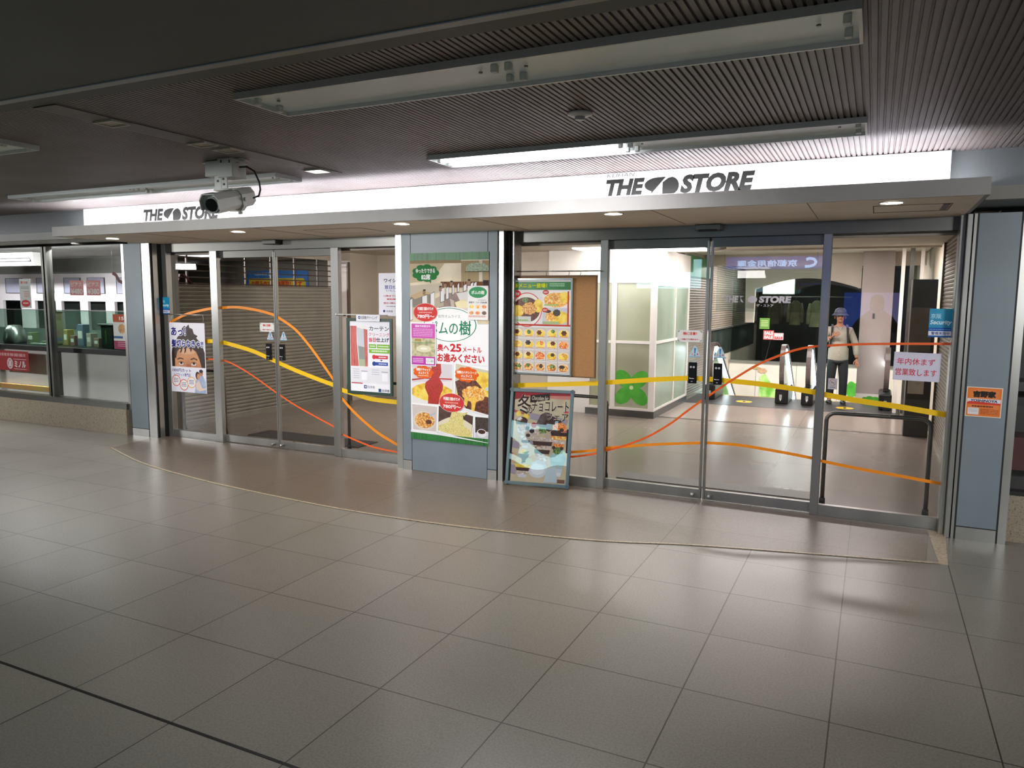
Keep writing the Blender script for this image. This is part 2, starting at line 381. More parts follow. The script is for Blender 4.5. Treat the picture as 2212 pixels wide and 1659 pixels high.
# ceilings
SL = noisy('slat_ceiling_paint', ['#6b6460', '#787170'], 2, 0.45)
CZ = 2.63
prof = []; x = -14.0
while x < 6.0:
    prof += [(x, CZ), (x + .019, CZ), (x + .0205, CZ + .009), (x + .0285, CZ + .009)]; x += .03
vs = [(p[0], y, p[1]) for y in (-3.76, -.72) for p in prof]; n = len(prof)
m = MB().add(vs, [(i, i + 1, n + i + 1, n + i) for i in range(n - 1)])
m.box(-14, 6, -8.2, -.72, CZ + .012, CZ + .06)
o = m.build('ceiling', SL, flat=True); o['kind'] = 'structure'; o['label'] = 'dark ribbed metal ceiling of the passage'
SMO = noisy('smooth_ceiling_paint', ['#50534d', '#585b56'], 2, 0.6)
struct('ceiling', SMO, -14, 6, -4.42, -3.76, CZ, CZ + .012); struct('ceiling', SMO, -14, 6, -8.2, -5.9, CZ, CZ + .012)
m = MB().prism([(-5.9, CZ), (-5.9, 2.42), (-4.41, 2.42), (-4.395, 2.435), (-4.395, CZ)], 'x', -14, 6); o = m.build('ceiling_beam', SMO); o['kind'] = 'structure'
o['label'] = 'smooth dark ceiling beam across the passage'
o = MB().box(-14, 6, -4.425, -4.392, 2.416, 2.4195).build('trim_40', noisy('lit_edge_paint', ['#8b8d87', '#979993'], 4, .4)); o['kind'] = 'structure'  # pale strip painting in the light caught along the beam's lower edge
m = MB().box(-1.90, -1.73, -3.76, -1.60, CZ - .006, CZ + .001); o = m.build('trim_3', noisy('strip_paint', ['#55504c', '#5f5a56'], 3, .5)); o['kind'] = 'structure'
# walls of the passage
WD = noisy('dark_passage_wall', ['#4f5250', '#5b5e5b'], 1, 0.5)
struct('wall_rear', WD, -14, 6, -8.4, -8.2, 0, CZ + .06); struct('wall_left', WD, -14.2, -14, -8.4, 6, 0, CZ + .06); struct('wall_right', WD, 6, 6.2, -8.4, 1.7, 0, CZ + .06)
# fascia above the shops
struct('wall_front', FASC, -14, 6, -.72, -.66, 2.41, CZ + .012)
struct('trim_4', noisy('light_band_paint', ['#97968f', '#a3a29b'], 2, .5), -14, -5.99, -.73, -.66, 2.33, 2.41); struct('trim_5', noisy('light_band_paint2', ['#75736a', '#7f7d74'], 2, .5), 2.44, 6, -.73, -.66, 2.33, 2.41)
struct('ceiling', noisy('shop_ceiling_paint', ['#b9bab6', '#c6c7c3'], 2, .5), -14, -5.99, -.66, 2.6, 2.36, 2.42)
struct('ceiling', FASC, 2.44, 6, -.66, 1.6, 2.36, 2.42)
# hall behind the doors
HC = noisy('hall_ceiling_paint', ['#b5ac9c', '#c2b9a9'], 2, .6)
struct('ceiling', HC, -6.2, 2.6, .30, 4.9, 2.42, 2.48)
struct('ceiling', noisy('hall_ceiling_light', ['#cfc8ba', '#d8d1c4'], 2, .6), -6.2, 2.6, 4.94, 14, 2.52, 2.58)
struct('trim_6', HC, -6.2, 2.6, 4.9, 4.94, 2.395, 2.58)
SH = noisy('shutter_paint', ['#8f8c7f', '#9b988a'], 4, 0.4, 0.3)
SH2 = noisy('hall_shutter_paint', ['#766d62', '#82796d'], 4, 0.45, 0.2)
def shutter_mesh(mb, axis, at, a0, a1, z0, z1, pitch, d, sgn):
    prof = []; z = z0
    while z < z1 - 1e-4:
        prof += [(d*.55, z), (d, z + pitch*.3), (d, z + pitch*.62), (d*.45, z + pitch*.84), (-d*.5, z + pitch*.86), (-d*.5, z + pitch*.985)]; z += pitch
    vs = []
    for a in (a0, a1):
        for p in prof: vs.append((at + sgn * p[0], a, min(p[1], z1)) if axis == 'x' else (a, at + sgn * p[0], min(p[1], z1)))
    n = len(prof); mb.add(vs, [(i, i + 1, n + i + 1, n + i) for i in range(n - 1)]); return mb
# left: shuttered shop along the side of the hall
t = thing('roller_shutter', 'closed beige roller shutter with an open lattice top, behind the left entrance', 'shutter', (-6.2, 0, 0))
shutter_mesh(MB(), 'x', 0, .42, 3.70, 0.03, 1.86, .052, .011, 1).build('curtain_slats', SH, t, flat=True)
box('bottom_bar', SH, -.01, .03, .42, 3.70, 0, .05, t)
LAT = mat('lattice_brown', '#4a4038', .4, .4)
m = MB()
for z in (1.875, 1.955, 2.04, 2.125, 2.21): m.box(-.008, .008, .42, 3.70, z - .008, z + .008)
for y in (.84, 1.35, 1.85, 2.35, 2.85, 3.38): m.box(-.012, .012, y - .012, y + .012, 1.86, 2.3)
m.build('lattice_top', LAT, t)
struct('wall_left', CREAM, -6.32, -6.22, .4, 0.45, 0, 2.45); struct('wall_left', HC, -6.24, -6.2, .4, 4.0, 2.30, 2.42)
struct('wall_left', CREAM, -6.3, -5.84, 3.76, 4.5, 0, 2.42)
struct('wall_back', CREAM, -6.2, -1.9, 4.5, 4.6, 0, 2.42)
# shuttered shop's inside, seen through the lattice
struct('wall_back', noisy('dim_wall', ['#6a655c', '#767166'], 2, .7), -14, -6.3, 5.3, 5.4, 0, 2.5)
struct('ceiling', noisy('dim_ceil', ['#8f8c84', '#9b988f'], 2, .7), -14, -6.2, 2.6, 5.4, 2.42, 2.5)
t = thing('ceiling_panel_light', 'white lit ceiling panel seen through the shutter lattice', 'ceiling light', (-8.6, 3.3, 2.40)); box('diffuser', emis('panel_glow_dim', '#ffffff', 3), -.45, .45, -.35, .35, 0, .015, t); box('frame', PLAST, -.48, .48, -.38, .38, .015, .02, t)
# white narrow door at the left rear corner
t = thing('door_1', 'narrow off-white steel door in the rear left corner of the hall', 'door', (0, 0, 0), kind='structure')
box('door_leaf', noisy('door_cream', ['#d6cdc2', '#ddd5ca'], 2, .45), -6.185, -5.872, 3.715, 3.745, 0, 2.24, t)
DFB = mat('door_frame_brown', '#5b4a40', .4); box('door_frame', DFB, -5.872, -5.845, 3.70, 3.758, 0, 2.27, t); box('door_frame', DFB, -6.185, -5.872, 3.70, 3.758, 2.241, 2.27, t)
MB().cyl((-5.92, 3.715, 1.42), (-5.92, 3.68, 1.42), .018).build('door_handle', BLACK, t)
MB().cyl((-6.12, 3.715, 1.05), (-6.12, 3.70, 1.05), .03).build('door_lock', mat('lock_dark', '#3a3836', .3, .6), t)
# right side of the hall: shutter wall, pillar
t = thing('roller_shutter', 'closed beige roller shutter on the right side of the hall, beside the end pane', 'shutter', (2.62, 0, 0))
shutter_mesh(MB(), 'x', 0, .45, 4.4, 0.03, 2.40, .045, .009, -1).build('curtain_slats', SH2, t, flat=True)
box('guide_rail', LAT, -.03, .01, 4.4, 4.46, 0, 2.42, t); box('bottom_bar', SH, -.03, .01, .42, 4.42, 0, .05, t)
struct('wall_right', CREAM, 2.64, 2.7, .2, 14, -3, 2.6)
# dark booth at the end of that shutter
t = thing('vending_cabinet', 'tall dark brown cabinet standing at the end of the right shutter', 'cabinet', (2.28, 4.47, 0))
DB = noisy('dark_brown_laminate', ['#2c2722', '#37312b'], 4, .35)
box('cabinet_body', DB, 0, .28, 0, .35, 0, 1.98, t, b=.008); box('upper_panel', noisy('olive_laminate', ['#5f5648', '#6b6152'], 4, .4), .004, .24, -.004, 0, 1.08, 1.63, t)
box('cabinet_door', mat('cab_black', '#1c1b1a', .3), .01, .24, -.004, 0, .95, 1.07, t); box('notice_sheet', noisy('pale_notice', ['#a39c88', '#b5ae9b'], 9, .5), .02, .2, -.006, -.001, .55, .93, t)
# ================================================================== FACADE
# canopy with an open light trough on top
t = thing('entrance_canopy', 'long white box canopy running over both glass entrances', 'canopy', (0, 0, 0))
box('fascia_board', CANO, -5.97, 2.43, -1.06, -1.035, 2.322, 2.421, t)
box('end_board', CANO, -5.97, -5.945, -1.035, -.80, 2.322, 2.421, t); box('end_board', CANO, 2.405, 2.43, -1.035, -.80, 2.322, 2.421, t)
box('trough_floor', CANO, -5.945, 2.405, -1.035, -.805, 2.338, 2.343, t)
struct('trim_30', CANO, -5.97, -5.945, -.80, .2, 2.322, 2.421); struct('trim_31', CANO, 2.405, 2.43, -.80, .2, 2.322, 2.421)
o = struct('ceiling', SOFF, -5.945, 2.405, -1.035, .20, 2.3225, 2.337, label='beige soffit boards under the canopy')
SEAM = mat('seam', '#6d5f51', .6)
for i, x in enumerate((-4.7, -3.2, -.95, .45, 1.45)): box('soffit_seam', SEAM, x, x + .004, -1.03, .0, 2.3205, 2.3222, t)
tr = emis('trough_tube_glow', '#fbf8ff', 75)
for i in range(7):
    x = -5.85 + i * 1.17
    q = thing('fluorescent_tube', 'bare white fluorescent tube in the canopy trough, number %s from the left end' % ('one two three four five six seven'.split()[i]), 'lamp', (x, -.955, 2.372), group='hidden tubes in the canopy trough')
    MB().cyl((0, 0, 0), (1.13, 0, 0), .013, n=10).build('glass_tube', tr, q); box('socket', PLAST, -.012, 0.0, -.018, .018, -.028, .018, q); box('socket', PLAST, 1.13, 1.142, -.018, .018, -.028, .018, q)
# access hatches in the soffit
for (x0, x1, y0, y1, lb) in ((1.825, 2.275, -.70, -.29, 'square access hatch in the canopy soffit near its right end'), (-2.9, -2.26, -.70, -.30, 'square access hatch in the canopy soffit left of the middle pillar')):
    q = thing('access_hatch', lb, 'hatch', (x0, y0, 2.322)); w = x1 - x0; d = y1 - y0
    MB().ring(0, w, 0, d, .006, -.002, 0, 'z').build('hatch_frame', SEAM, q)
    if x0 > 0: box('latch_strip', mat('latch_dark', '#4d463d', .4, .5), w - .05, w - .012, .03, d - .03, -.003, 0, q)
    else: box('hatch_panel', SOFF, .006, w - .006, .006, d - .006, -.0012, 0, q)
# downlights
DLG = emis('downlight_glow', '#fff4e6', 16)
def downlight(x, y, z, lb, r=.064, e=3.2, col=WARM, glow=DLG):
    q = thing('downlight', lb, 'ceiling light', (x, y, z), group='round downlights')
    MB().lathe([(r + .012, -.001), (r + .012, -.004), (r, -.006), (r, .0), (r + .012, -.001)], n=28).build('trim_ring', PLAST, q)
    MB().cyl((0, 0, -.0015), (0, 0, -.0045), r * .98, n=28).build('lamp_face', glow, q)
    d = bpy.data.lights.new('downlight_lamp', 'SPOT'); d.energy = e; d.spot_size = radians(125); d.spot_blend = .6; d.shadow_soft_size = .06; d.color = col
    o = bpy.data.objects.new('downlight_lamp', d); o.location = (x, y, z - .02); COL.objects.link(o)
for x, y, lb in ((-5.57, -.66, 'glowing round downlight at the left end of the canopy soffit'), (-3.6, -.80, 'glowing round downlight in the canopy above the left sliding doors'), (-1.7, -.87, 'glowing round downlight in the canopy before the middle pillar'), (.15, -.93, 'glowing round downlight in the canopy above the right entrance, between the two ends'), (1.93, -.87, 'glowing round downlight at the right end of the canopy soffit')):
    downlight(x, y, 2.322, lb, e=26 if x < -1 else 4)
# sign board with the shop name twice
t = thing('store_sign', 'long white sign board above the canopy with the shop name in dark letters twice', 'sign', (0, -.80, 0))
box('sign_panel', noisy('sign_board_white', ['#e8e6ee', '#efedf4'], 1, .4), -5.823, 2.24, 0, .08, 2.345, CZ - .004, t)
LET = mat('letter_grey', '#131412', .6, 0, .3)
def logo_words(dx, parent, nm):
    P = Print(1, 1); X = lambda v: v + dx
    P.text('THE', X(.045), 2.462, X(.337), 2.580, LET, .055, .22)
    P.text('STORE', X(.592), 2.455, X(1.098), 2.583, LET, .06, .22)
    # two-part round emblem
    P.poly([(X(.490), 2.577)] + [(X(.44 + .105*cos(radians(a)) * 1.0), 2.525 + .052*sin(radians(a))) for a in range(95, 250, 12)] + [(X(.385), 2.462)], LET)
    P.poly([(X(.466), 2.540), (X(.505), 2.568)] + [(X(.524 + .060*cos(radians(a))), 2.513 + .062*sin(radians(a))) for a in range(80, -75, -12)] + [(X(.466), 2.458)], LET)
    vs = P.mb
    o = P.build('name_lettering', parent)
    P = Print(1, 1); P.text('KEIHAN', X(.052), 2.596, X(.262), 2.622, mat('letter_thin', '#4a4850', .5), 0, .18); P.build('small_lettering', parent)
logo_words(0, t, 'r'); logo_words(-4.935, t, 'l')
# left shop plinth and frames
struct('wall_front', GRAN, -14, -6.33, -.04, .14, 0, .315); struct('trim_7', STEELD, -14, -6.33, -.03, .12, .315, .385)
for x in (-9.6, -7.90): 
    o = MB().box(x, x + .04, .02, .10, .385, 2.36).box(x + .07, x + .11, .02, .10, .385, 2.36).use(BLACK).box(x + .04, x + .07, .04, .08, .385, 2.36)
    o.mats.insert(0, STEELD); o.m = [0 if i < 12 else 1 for i in range(len(o.f))]; o = o.build('window_mullion'); o['kind'] = 'structure'
struct('trim_8', mat('dark_transom', '#25282a', .4, .5), -14, -6.33, .02, .10, 2.33, 2.36)
for i, (a, b_) in enumerate(((-14, -9.6), (-9.49, -7.90), (-7.79, -6.33))):
    o = struct('window_%d' % (i + 1), GLASS, a, b_, .055, .063, .385, 2.33)
# right shop beyond the end pillar
struct('wall_front', GRAN, 2.81, 6, .10, .22, 0, .34); struct('trim_9', BLACK, 2.81, 6, .10, .2, .34, .37)
struct('window_4', GLASS, 2.81, 6, .15, .158, .37, 2.36)
struct('wall_right', noisy('dark_shop_wall', ['#26262a', '#33302f'], 3, .5), 2.7, 6, .9, 1.0, 0, 2.4)
o = struct('trim_10', mat('dark_red_counter', '#5a1f20', .4), 2.82, 5.9, .5, .8, .45, .70); struct('trim_11', noisy('shop_shelf', ['#3b403f', '#4a4f4c'], 6, .4), 2.82, 5.9, .5, .85, 1.05, 1.12)
# pillars
def pillar(x0, x1, px0, px1, lb, y1=.4, base=.1):
    t = thing('pillar', lb, 'pillar', (0, 0, 0), kind='structure')
    box('core', STEELD, x0, x1, .012, y1, 0, 2.322, t)
    m = MB().box(x0, px0 - .012, 0, .012, base * 0, 2.322).box(px1 + .012, x1, 0, .012, 0, 2.322); m.build('steel_strip', STEEL, t)
    box('front_panel', PANEL, px0, px1, -.002, .01, base, 2.322, t)
    box('joint', BLACK, px0 - .012, px1 + .012, .0, .011, .0, 2.322, t)
    box('kick_plate', STEEL, px0, px1, -.003, .01, .0, base - .008, t)
    return t
pillar(-6.33, -5.84, -6.275, -5.985, 'left end pillar with a blue-grey panel and steel edges')
pillar(2.462, 2.80, 2.492, 2.738, 'right end pillar with a blue-grey panel and steel edges')
t = thing('pillar', 'wide middle pillar between the two entrances, blue-grey panels', 'pillar', (0, 0, 0), kind='structure')
box('core', STEELD, -2.30, -1.24, .012, .45, 0, 2.322, t)
for a, b_ in ((-2.295, -2.195), (-1.345, -1.25)): box('side_panel', PANEL, a, b_, -.002, .012, .105, 2.322, t); box('kick_plate', STEEL, a, b_, -.004, .012, 0, .098, t)
box('front_panel', PANEL, -2.188, -1.352, -.002, .012, .006, 2.322, t)
box('joint', BLACK, -2.30, -1.245, .0, .011, 0, 2.322, t)
# jambs
def strip(x0, x1, y0, y1, m=STEEL, z1=2.322, lb=None):
    o = struct('door_jamb', m, x0, x1, y0, y1, 0, z1, b=.003); return o
strip(-5.84, -5.838, .012, .04, BLACK); strip(-5.84, -5.836, .04, .105); strip(-5.84, -5.838, .105, .16, BLACK); strip(-5.838, -5.765, .164, .24)
strip(-2.385, -2.31, .02, .24); strip(-1.238, -1.185, .0, .24); strip(-1.18, -1.15, .05, .24, BLACK); strip(-1.148, -1.12, .08, .24)
strip(2.385, 2.42, .06, .24); strip(2.422, 2.455, .0, .24)
# ------------------------------------------------------------------ entrances
YP = .17; YD = .212
def curve_z(pts, x):
    for (a, za), (b_, zb) in zip(pts, pts[1:]):
        if a <= x <= b_: return za + (zb - za) * (x - a) / (b_ - a)
    return None
OR = mat('orange_film', '#f08c10', .4); YE = mat('yellow_film', '#ecbd00', .4); RE = mat('red_orange_film', '#e8601c', .4)
OU = smooth_curve([(-5.94, 1.321), (-5.705, 1.415), (-5.468, 1.497), (-5.147, 1.558), (-4.965, 1.575), (-4.712, 1.586), (-4.442, 1.562), (-4.227, 1.524), (-4.087, 1.478), (-3.86, 1.358), (-3.683, 1.204), (-3.531, 1.043), (-3.318, .799), (-3.234, .673), (-3.066, .519), (-2.9, .401), (-2.694, .281), (-2.37, .15)], 6)
YL = smooth_curve([(-5.95, 1.084), (-5.794, 1.115), (-5.167, 1.183), (-4.985, 1.18), (-4.733, 1.141), (-4.463, 1.086), (-4.177, .997), (-3.875, .905), (-3.538, .816), (-3.308, .76), (-3.233, .735), (-3.0, .688), (-2.791, .653), (-2.35, .640)], 6)
RL = smooth_curve([(-5.94, .876), (-5.793, .912), (-5.4, .965), (-5.166, .975), (-4.92, .962), (-4.67, .883), (-4.427, .774), (-4.167, .642), (-3.889, .514), (-3.55, .386), (-3.309, .298), (-3.244, .259), (-2.904, .167), (-2.697, .134), (-2.35, .115)], 6)
YR = smooth_curve([(-1.25, .886), (-.724, .928), (-.267, .967), (.127, 1.012), (.447, 1.043), (.603, 1.046), (.785, 1.042), (1.051, 1.029), (1.307, 1.006), (1.542, .978), (1.8, .944), (2.094, .915), (2.41, .875)], 6)
O_R = smooth_curve([(-1.25, .20), (-.556, .310), (-.329, .350), (-.262, .367), (.144, .436), (.467, .479), (.684, .501), (.926, .504), (1.219, .481), (1.486, .452), (1.829, .410), (2.126, .383), (2.41, .353)], 6)
RR = smooth_curve([(-1.25, .16), (-.555, .266), (-.262, .342), (-.057, .417), (.142, .513), (.333, .643), (.457, .749), (.594, .862), (.757, .989), (.902, 1.097), (1.044, 1.192), (1.183, 1.261), (1.32, 1.318), (1.475, 1.353), (1.761, 1.38), (2.065, 1.394), (2.41, 1.405)], 6)
def stripes(parent, y, x0, x1, sets):
    for nm, pts, w, mt in sets:
        xs = sorted([x0, x1] + [p[0] for p in pts if x0 < p[0] < x1]); L = [(x, curve_z(pts, x)) for x in xs]; L = [p for p in L if p[1] is not None]
        vs = []
        y_ = y - {'orange': .0, 'yellow': .0003, 'red_st': .0006}[nm[:6]]
        for i, (x, z) in enumerate(L):
            a = L[max(i-1, 0)]; b_ = L[min(i+1, len(L)-1)]; d = Vector((b_[0]-a[0], b_[1]-a[1])).normalized(); hz = w / 2 / max(.3, abs(d.x))
            vs += [(x, y_ + .0002, z - hz), (x, y_ + .0002, z + hz), (x, y_ - .0006, z - hz), (x, y_ - .0006, z + hz)]
        fs = []
        for i in range(len(L)-1):
            k = 4*i; fs += [(k, k+4, k+5, k+1), (k+2, k+3, k+7, k+6), (k, k+2, k+6, k+4), (k+1, k+5, k+7, k+3)]
        k = 4*(len(L)-1); fs += [(0, 1, 3, 2), (k, k+2, k+3, k+1)]
        MB().add(vs, fs).build(nm, mt, parent)
SL_ = [('orange_stripe', OU, .030, OR), ('yellow_stripe', YL, .046, YE), ('red_stripe', RL, .018, RE)]
SR_ = [('yellow_stripe', YR, .042, YE), ('orange_stripe', O_R, .024, OR), ('red_stripe', RR, .018, RE)]
def pane(name, x0, x1, lb, sets, top=2.225):
    t = thing(name, lb, 'window', (0, 0, 0), kind='structure')
    box('glass_pane', GLASS, x0, x1, YP + .015, YP + .023, .09, top, t)
    box('bottom_rail', STEEL, x0, x1, YP, YP + .05, .0, .09, t, b=.002)
    stripes(t, YP + .0145, x0, x1, sets); return t
def slide(name, x0, x1, lb, sets, knobx, lockx):
    t = thing(name, lb, 'door', (0, 0, 0), kind='structure')
    box('glass_pane', GLASS, x0, x1, YD + .012, YD + .020, .09, 2.145, t)
    box('bottom_rail', STEEL, x0, x1, YD, YD + .035, .008, .09, t, b=.002)
    box('top_rail', STEELD, x0, x1, YD, YD + .035, 2.145, 2.225, t, b=.002)
    s = 1 if knobx > (x0 + x1) / 2 else 0
    xs = (x1 - .018, x1) if s else (x0, x0 + .018)
    box('door_stile', STEEL, xs[0], xs[1], YD - .004, YD + .036, .008, 2.2, t, b=.002)
    stripes(t, YD + .0115, x0, x1, sets)
    MB().cyl((knobx, YD, .045), (knobx, YD - .02, .045), .012).ball((knobx, YD - .032, .045), .02, .02, .02).build('foot_lock', STEEL, t)
    k = MB().box(lockx, lockx + .07, YD - .018, YD + .012, 1.005, 1.185, .004).build('lock_box', mat('black_gloss', '#101013', .25), t)
    MB().cyl((lockx + .022, YD - .018, 1.145), (lockx + .022, YD - .021, 1.145), .009).cyl((lockx + .047, YD - .018, 1.145), (lockx + .047, YD - .021, 1.145), .009).build('lock_button', mat('button_grey', '#b9b9b4', .4), k)
    P = Print(1, 1); P.rect(lockx + .015, 1.045, lockx + .05, 1.050, '#c8c8cc'); P.rect(lockx + .025, 1.02, lockx + .04, 1.024, '#c8c8cc'); P.ell(lockx + .014, 1.05, .004, .004, '#c8c8cc', 10)
    o = P.build('lock_print', k); o.location.y = YD - .018
    # triangular caution sticker
    cx = lockx + .045; P = Print(1, 1)
    P.poly([(cx - .052, 1.228), (cx + .052, 1.228), (cx + .008, 1.322), (cx - .008, 1.322)], '#b4c6ce'); P.poly([(cx - .008, 1.305), (cx + .008, 1.305), (cx + .004, 1.258), (cx - .004, 1.258)], '#2276b4'); P.ell(cx, 1.245, .007, .006, '#2276b4', 12)
    P.text('注', cx - .030, 1.245, cx - .014, 1.261, '#c0485a', .02); P.text('意', cx + .014, 1.245, cx + .030, 1.261, '#c0485a', .02); P.rect(cx - .05, 1.229, cx + .05, 1.234, '#5f9fc4')
    o = P.build('caution_sticker', t); o.location.y = YD + .0115
    return t
for x0, x1 in ((-5.775, -2.385), (-1.12, 2.385)):
    struct('door_header', STEELD, x0, x1, YP - .005, YD + .09, 2.225, 2.322)
    struct('door_track', BLACK, x0, x1, YP + .01, YP + .03, 2.221, 2.226)
    struct('wall_front', HC, x0 - .1, x1 + .1, .31, .34, 2.2, 2.45)
pane('window_5', -5.765, -5.04, 'fixed glass pane at the left end of the left entrance', SL_)
slide('door_2', -4.945, -4.122, 'left leaf of the sliding doors in the left entrance', SL_, -4.19, -4.262)
slide('door_3', -4.118, -3.29, 'right leaf of the sliding doors in the left entrance', SL_, -4.06, -4.068)
pane('window_6', -3.205, -2.385, 'fixed glass pane at the right end of the left entrance', SL_)
pane('window_7', -1.12, -.31, 'fixed glass pane beside the middle pillar, right entrance', SR_)
slide('door_4', -.255, .613, 'left leaf of the sliding doors in the right entrance', SR_, .547, .474)
slide('door_5', .627, 1.49, 'right leaf of the sliding doors in the right entrance', SR_, .690, .684)
pane('window_8', 1.548, 2.385, 'fixed glass pane at the right end of the right entrance', SR_)
for a, b_ in ((-5.05, -4.94), (-3.30, -3.20), (-.32, -.25), (1.488, 1.552)):
    o = struct('door_mullion', STEEL, a, b_, YP - .006, YP + .05, 0, 2.225, b=.003)
for x0, x1, lb in ((.515, .723, 'black and steel motion sensor over the right sliding doors'), (-4.155, -3.96, 'black and steel motion sensor over the left sliding doors')):
    t = thing('door_sensor', lb, 'sensor', (x0, .07, 2.322)); w = x1 - x0
    box('sensor_case', STEELD, 0, w, 0, .095, -.05, -.001, t, b=.006); box('sensor_window', BLACK, .03, w - .03, -.002, .03, -.053, -.042, t)
# wall above the entrances behind the canopy
struct('wall_front', FASC, -5.99, 2.44, .0, .30, 2.34, 2.64)
# ================================================================== POSTERS AND NOTICES
def food(n, cols, sc=60, st=(1, 1, 1)): return noisy('photo_' + n, cols, sc, .4, 0, st, detail=3)
F_EGG = food('egg', ['#d8a21c', '#f2cf45', '#f6dd74'], 14); F_KET = food('ketchup', ['#8e0f0c', '#c02a1a', '#a81a12'], 60)
F_DEMI = food('demi', ['#3a160e', '#5e2a18', '#7a3c22'], 45); F_FRY = food('fry', ['#a85a1c', '#e09a3c', '#f3d592'], 70)
F_CHEESE = food('cheese', ['#f0e2b4', '#f2b13c', '#d97a24'], 50); F_GRN = food('herb', ['#27401f', '#5b7a3a', '#8ea65a'], 70)
F_ORG = food('orange', ['#c24a1c', '#ee8a3c', '#f6bf7a'], 70); F_PASTA = food('pasta', ['#d6c56a', '#f0e6a0', '#bfa548'], 55, (3, 1, 1))
F_DARK = food('dark', ['#2a211d', '#4a3a30', '#1d1816'], 30); F_PLATE = '#ece6dc'
# ---- tall restaurant poster on the middle pillar
t, P = sheet('restaurant_poster', 'tall restaurant poster with omelette photos and green edges on the middle pillar', 'poster', -2.195, -.008, .325, .862, 1.81, '#f1f0f2')
P.norm(100, 210)
GST = noisy('green_awning_print', ['#0c4f17', '#1f7a2b', '#126020'], 30, .45, 0, (1.2, 1, .01))
P.rect(0, 8, 100, 77, food('cafe_wall', ['#b7a078', '#cdb88f', '#d8c8a4'], 3))
P.poly([(0, 33), (28, 30), (45, 12), (0, 10)], '#c9b795'); P.rect(0, 8, 66, 11.5, '#9c8763'); P.poly([(8, 30), (36, 27), (36, 16), (8, 16)], '#dcc99b')
P.rect(66, 9, 100, 36, '#a8946f'); P.rect(88, 9, 92, 34, '#d8d0bc'); P.rect(40, 31.5, 100, 38, '#6e4426'); P.rect(93, 30, 100, 36, '#3a2a20')
P.poly([(0, 36), (42, 33), (42, 42), (0, 54)], '#c8bda8')
P.poly([(28, 77), (46, 44), (74, 42), (76, 77)], food('cafe_floor', ['#54301c', '#7a4c2c'], 20))
P.rect(72, 15, 99.5, 20.5, F_GRN); P.cloud(86, 15.5, 13, 4, F_GRN, 8); P.rect(70, 20.5, 100, 21.3, '#4c3a2a')
for u in (67, 70, 73): P.rect(u, 9, u + .5, 40, '#b9a986')
P.poly([(0, 49), (15, 43), (28, 46), (28, 60), (4, 60), (0, 56)], '#8c8577'); P.poly([(0, 47), (17, 41), (28, 44), (6, 51)], '#c8ac86')
P.poly([(33, 50), (44, 45), (44, 58), (33, 60)], '#b5a995')
for (a, b_, c, d, e) in ((16, 22.5, 46, 64, 0), (27, 32, 43, 63, 1), (40, 44.5, 38, 54, 0), (47, 50, 37, 51, 0), (55, 57, 34.5, 46, 0), (61.5, 63.5, 33, 43, 0), (69, 72.5, 34, 42, 0), (0, 3, 50, 75, 0), (78, 81, 32, 37, 0), (82, 85, 31.5, 37, 0)):
    P.poly([(a - .7, c + 2), (b_ + .3, c - .8), (b_ + .3, d - 1), (a - .7, d + .8)], '#3d2a20'); P.poly([(a, c + 2), (b_, c), (b_, d - 1.5), (a, d)], '#e9e8ea')
P.poly([(52, 50), (57, 52), (58, 63), (54, 64)], '#c3b6a8')
P.poly([(60, 44), (75, 42), (75, 62), (66, 55)], '#dedad6'); P.poly([(58, 54), (70, 50), (75, 56), (75, 72), (64, 68)], '#e6d8a8'); P.ell(68, 56, 9, 4, '#f0e4b8'); P.rect(66, 60, 75, 74, '#d8cfc6')
for u, v in ((17, 41), (38, 37), (44, 33), (52, 31.5), (74, 30)): P.rect(u, v, u + 3.5, v + 5, '#9a7f66'); P.rect(u + .4, v - 1, u + 3.6, v + .6, '#33261e')
P.rect(0, 0, 100, 8.2, GST)
P.cloud(20.5, 22, 17, 9.2, '#1d7a35'); P.poly([(24, 30), (28, 30), (27.5, 33.5)], '#1d7a35')
P.text('ゆったりできる', 8, 17, 33, 22, '#f2f4ee', .03); P.text('82席', 15, 23, 27, 29.5, '#f2f4ee', .04)
P.rect(0, 76.6, 100, 122, '#f1f0f2'); P.rect(76, 76.4, 99.5, 77.2, '#c9c9cc')
P.ell(51.5, 78.6, 35.5, 20, '#f4f4f4'); P.ring(51.5, 78.6, 33.6, 18.6, .035, '#1f7f5c')
P.text('創作オムライス', 37, 67.6, 65, 71.2, '#6c7d74', .0)
P.text('ポムの', 24, 75, 62, 89, '#1d7a55', .01); P.text('樹', 63.5, 73.8, 78.4, 89.5, '#1d7a55', .015)
P.text('奥へ', 35.5, 99.9, 51, 108, '#c4161c', .03); P.text('25', 52, 99.2, 66.3, 108.2, '#c4161c', .035); P.text('メートル', 68, 102, 91.5, 108.2, '#c4161c', .02)
P.text('お進みください', 35.5, 110.2, 95, 119.8, '#c4161c', .03)
P.rect(1.2, 121.5, 55.6, 170, '#f4f4f4'); P.rect(1.8, 122.2, 54.6, 168.6, '#d9d2d6')
P.poly([(1.8, 141), (20, 138.5), (54.6, 138), (54.6, 139.5), (20, 140), (1.8, 143)], '#c04038'); P.poly([(1.8, 145), (54.6, 141), (54.6, 168.6), (1.8, 168.6)], '#e9e4e2')
P.poly([(1.8, 152), (8, 148), (16, 145.5), (26, 144), (36, 144.5), (46, 147), (54.6, 151), (54.6, 160), (46, 164), (32, 165.5), (18, 164.5), (8, 162), (1.8, 159)], F_EGG)
P.poly([(28, 122.5), (40, 122.2), (41, 132), (38, 138), (43, 145), (42.5, 151), (39, 158), (37, 168), (23, 168), (23.5, 159), (19, 150), (20, 144), (27, 139), (28, 131)], F_KET)
